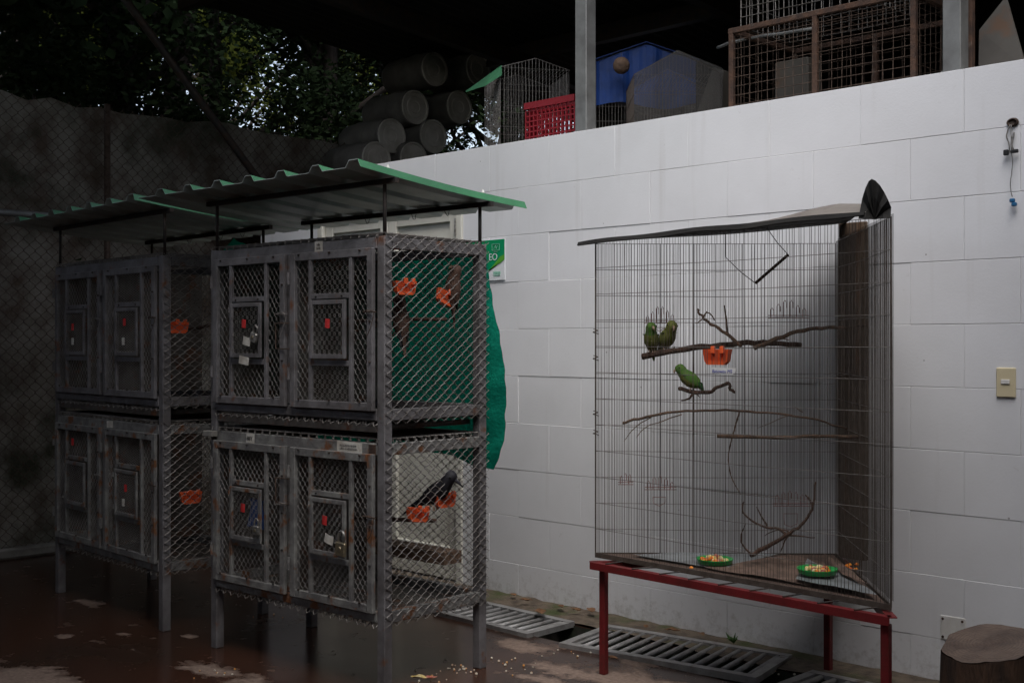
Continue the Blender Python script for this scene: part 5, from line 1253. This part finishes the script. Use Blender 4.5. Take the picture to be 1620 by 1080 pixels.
# metal sheet leaning at the right
q = MB(); Yq = WY + .3
q.prism([onY(1548, 110, Yq), onY(1625, 110, Yq + .0), onY(1592, -6, Yq + .12), onY(1549, 48, Yq + .06)], (0, .006, 0)); o = q.build('metal_sheet', 'sheet_brown'); tag(o, 'pale brown metal sheet leaning behind the right steel post', 'sheet')
m = MB(); xq = onY(1533, 60, WY + .1).x; m.bbox((xq - .012, WY + .1, DZk), (xq + .012, WY + .13, 3.6), .002); o = m.build('brown_bar', 'rust_iron'); tag(o, 'thin rusty bar standing right of the wide steel post', 'bar')

# ------------------------------------------------------------------ leaves, weeds, crumbs
def leaf(p, s, rz, name='dry_leaf', m='dry_leaf'):
    q = MB(); n = 5; rnd = random.Random(int(p.x * 1000)); ca, sa = math.cos(rz), math.sin(rz)
    for i in range(n + 1):
        u = i / n; wd = s * .32 * math.sin(math.pi * min(.98, u * .95 + .03)); x = (u - .5) * s * 1.3; z = .006 + .35 * s * (u - .5) ** 2 + rnd.uniform(0, .006)
        for v in (-1, 0, 1): yy = v * wd; q.v.append(Vector((p.x + x * ca - yy * sa, p.y + x * sa + yy * ca, p.z + z + abs(v) * wd * .5)))
    for i in range(n):
        for k in (0, 1): a_ = i * 3 + k; q.f.append((a_, a_ + 3, a_ + 4, a_ + 1)); q.m.append(0)
    return q.build(name, m, smooth=True)
LV = [(812, 943, .05, 'dry brown leaf at the wall foot just right of the near rack'), (832, 952, .055, 'curled brown leaf at the wall foot above the first grate'), (855, 972, .09, 'long dead leaf lying on the back edge of the first grate'), (887, 962, .05, 'small brown leaf against the wall between the grates'), (912, 967, .05, 'brown leaf against the wall left of the red stand leg'), (935, 969, .07, 'broad brown leaf at the wall beside the red stand leg'), (1022, 994, .04, 'tan leaf on the ledge above the long grate'), (1064, 1000, .06, 'curled orange brown leaf on the ledge behind the long grate'), (1110, 1006, .045, 'dark leaf on the ledge under the corner cage'), (967, 1044, .05, 'yellowish leaf caught under the front edge of the long grate')]
for k, (x, y, s, lab) in enumerate(LV):
    p = ground(x, y, .025); tag(leaf(p, s, random.uniform(-.8, .8)), lab, 'leaf', 'dry leaves along the drain')
wd_ = MB(); pw_ = ground(1161, 1017, .02)
for k in range(9):
    a = k * .7; wd_.tube([pw_, pw_ + Vector((math.cos(a) * .015, math.sin(a) * .012 - .01, .02)), pw_ + Vector((math.cos(a) * .03, math.sin(a) * .02 - .015, .028 + .01 * (k % 3)))], [.001, .005, .001], 4)
o = wd_.build('weed', 'weed', smooth=True); tag(o, 'tiny green weed growing at the foot of the wall', 'weed')
q = MB(); rnd = random.Random(9)
for (cx_, cy_, sx, sy, n) in ((725, 1060, 50, 12, 26), (800, 1050, 60, 12, 16), (690, 1076, 30, 6, 8), (1250, 1068, 50, 10, 10), (350, 1066, 50, 8, 8), (430, 975, 40, 6, 6), (900, 1035, 60, 20, 8)):
    for k in range(n):
        p = ground(rnd.gauss(cx_, sx * .6), min(1100, rnd.gauss(cy_, sy * .6))); s = rnd.uniform(.0025, .0065)
        q.lathe([(s * .5, 0), (s, s * .3), (s * .8, s), (s * .3, s * 1.3)], 5, p + Vector((0, 0, .001)))
o = q.build('food_crumbs', 'crumb'); o['kind'] = 'stuff'; o['label'] = 'scattered corn and seed crumbs on the wet floor'
o = leaf(ground(662, 1076, 0), .06, .3, 'peel_scrap', 'fruit_yellow'); tag(o, 'tan peel scrap on the floor beside the rack post', 'scrap')
o = leaf(ground(680, 1076, 0), .05, 1.2, 'peel_scrap', 'fruit_red'); tag(o, 'red and white peel scrap on the floor beside the rack post', 'scrap')
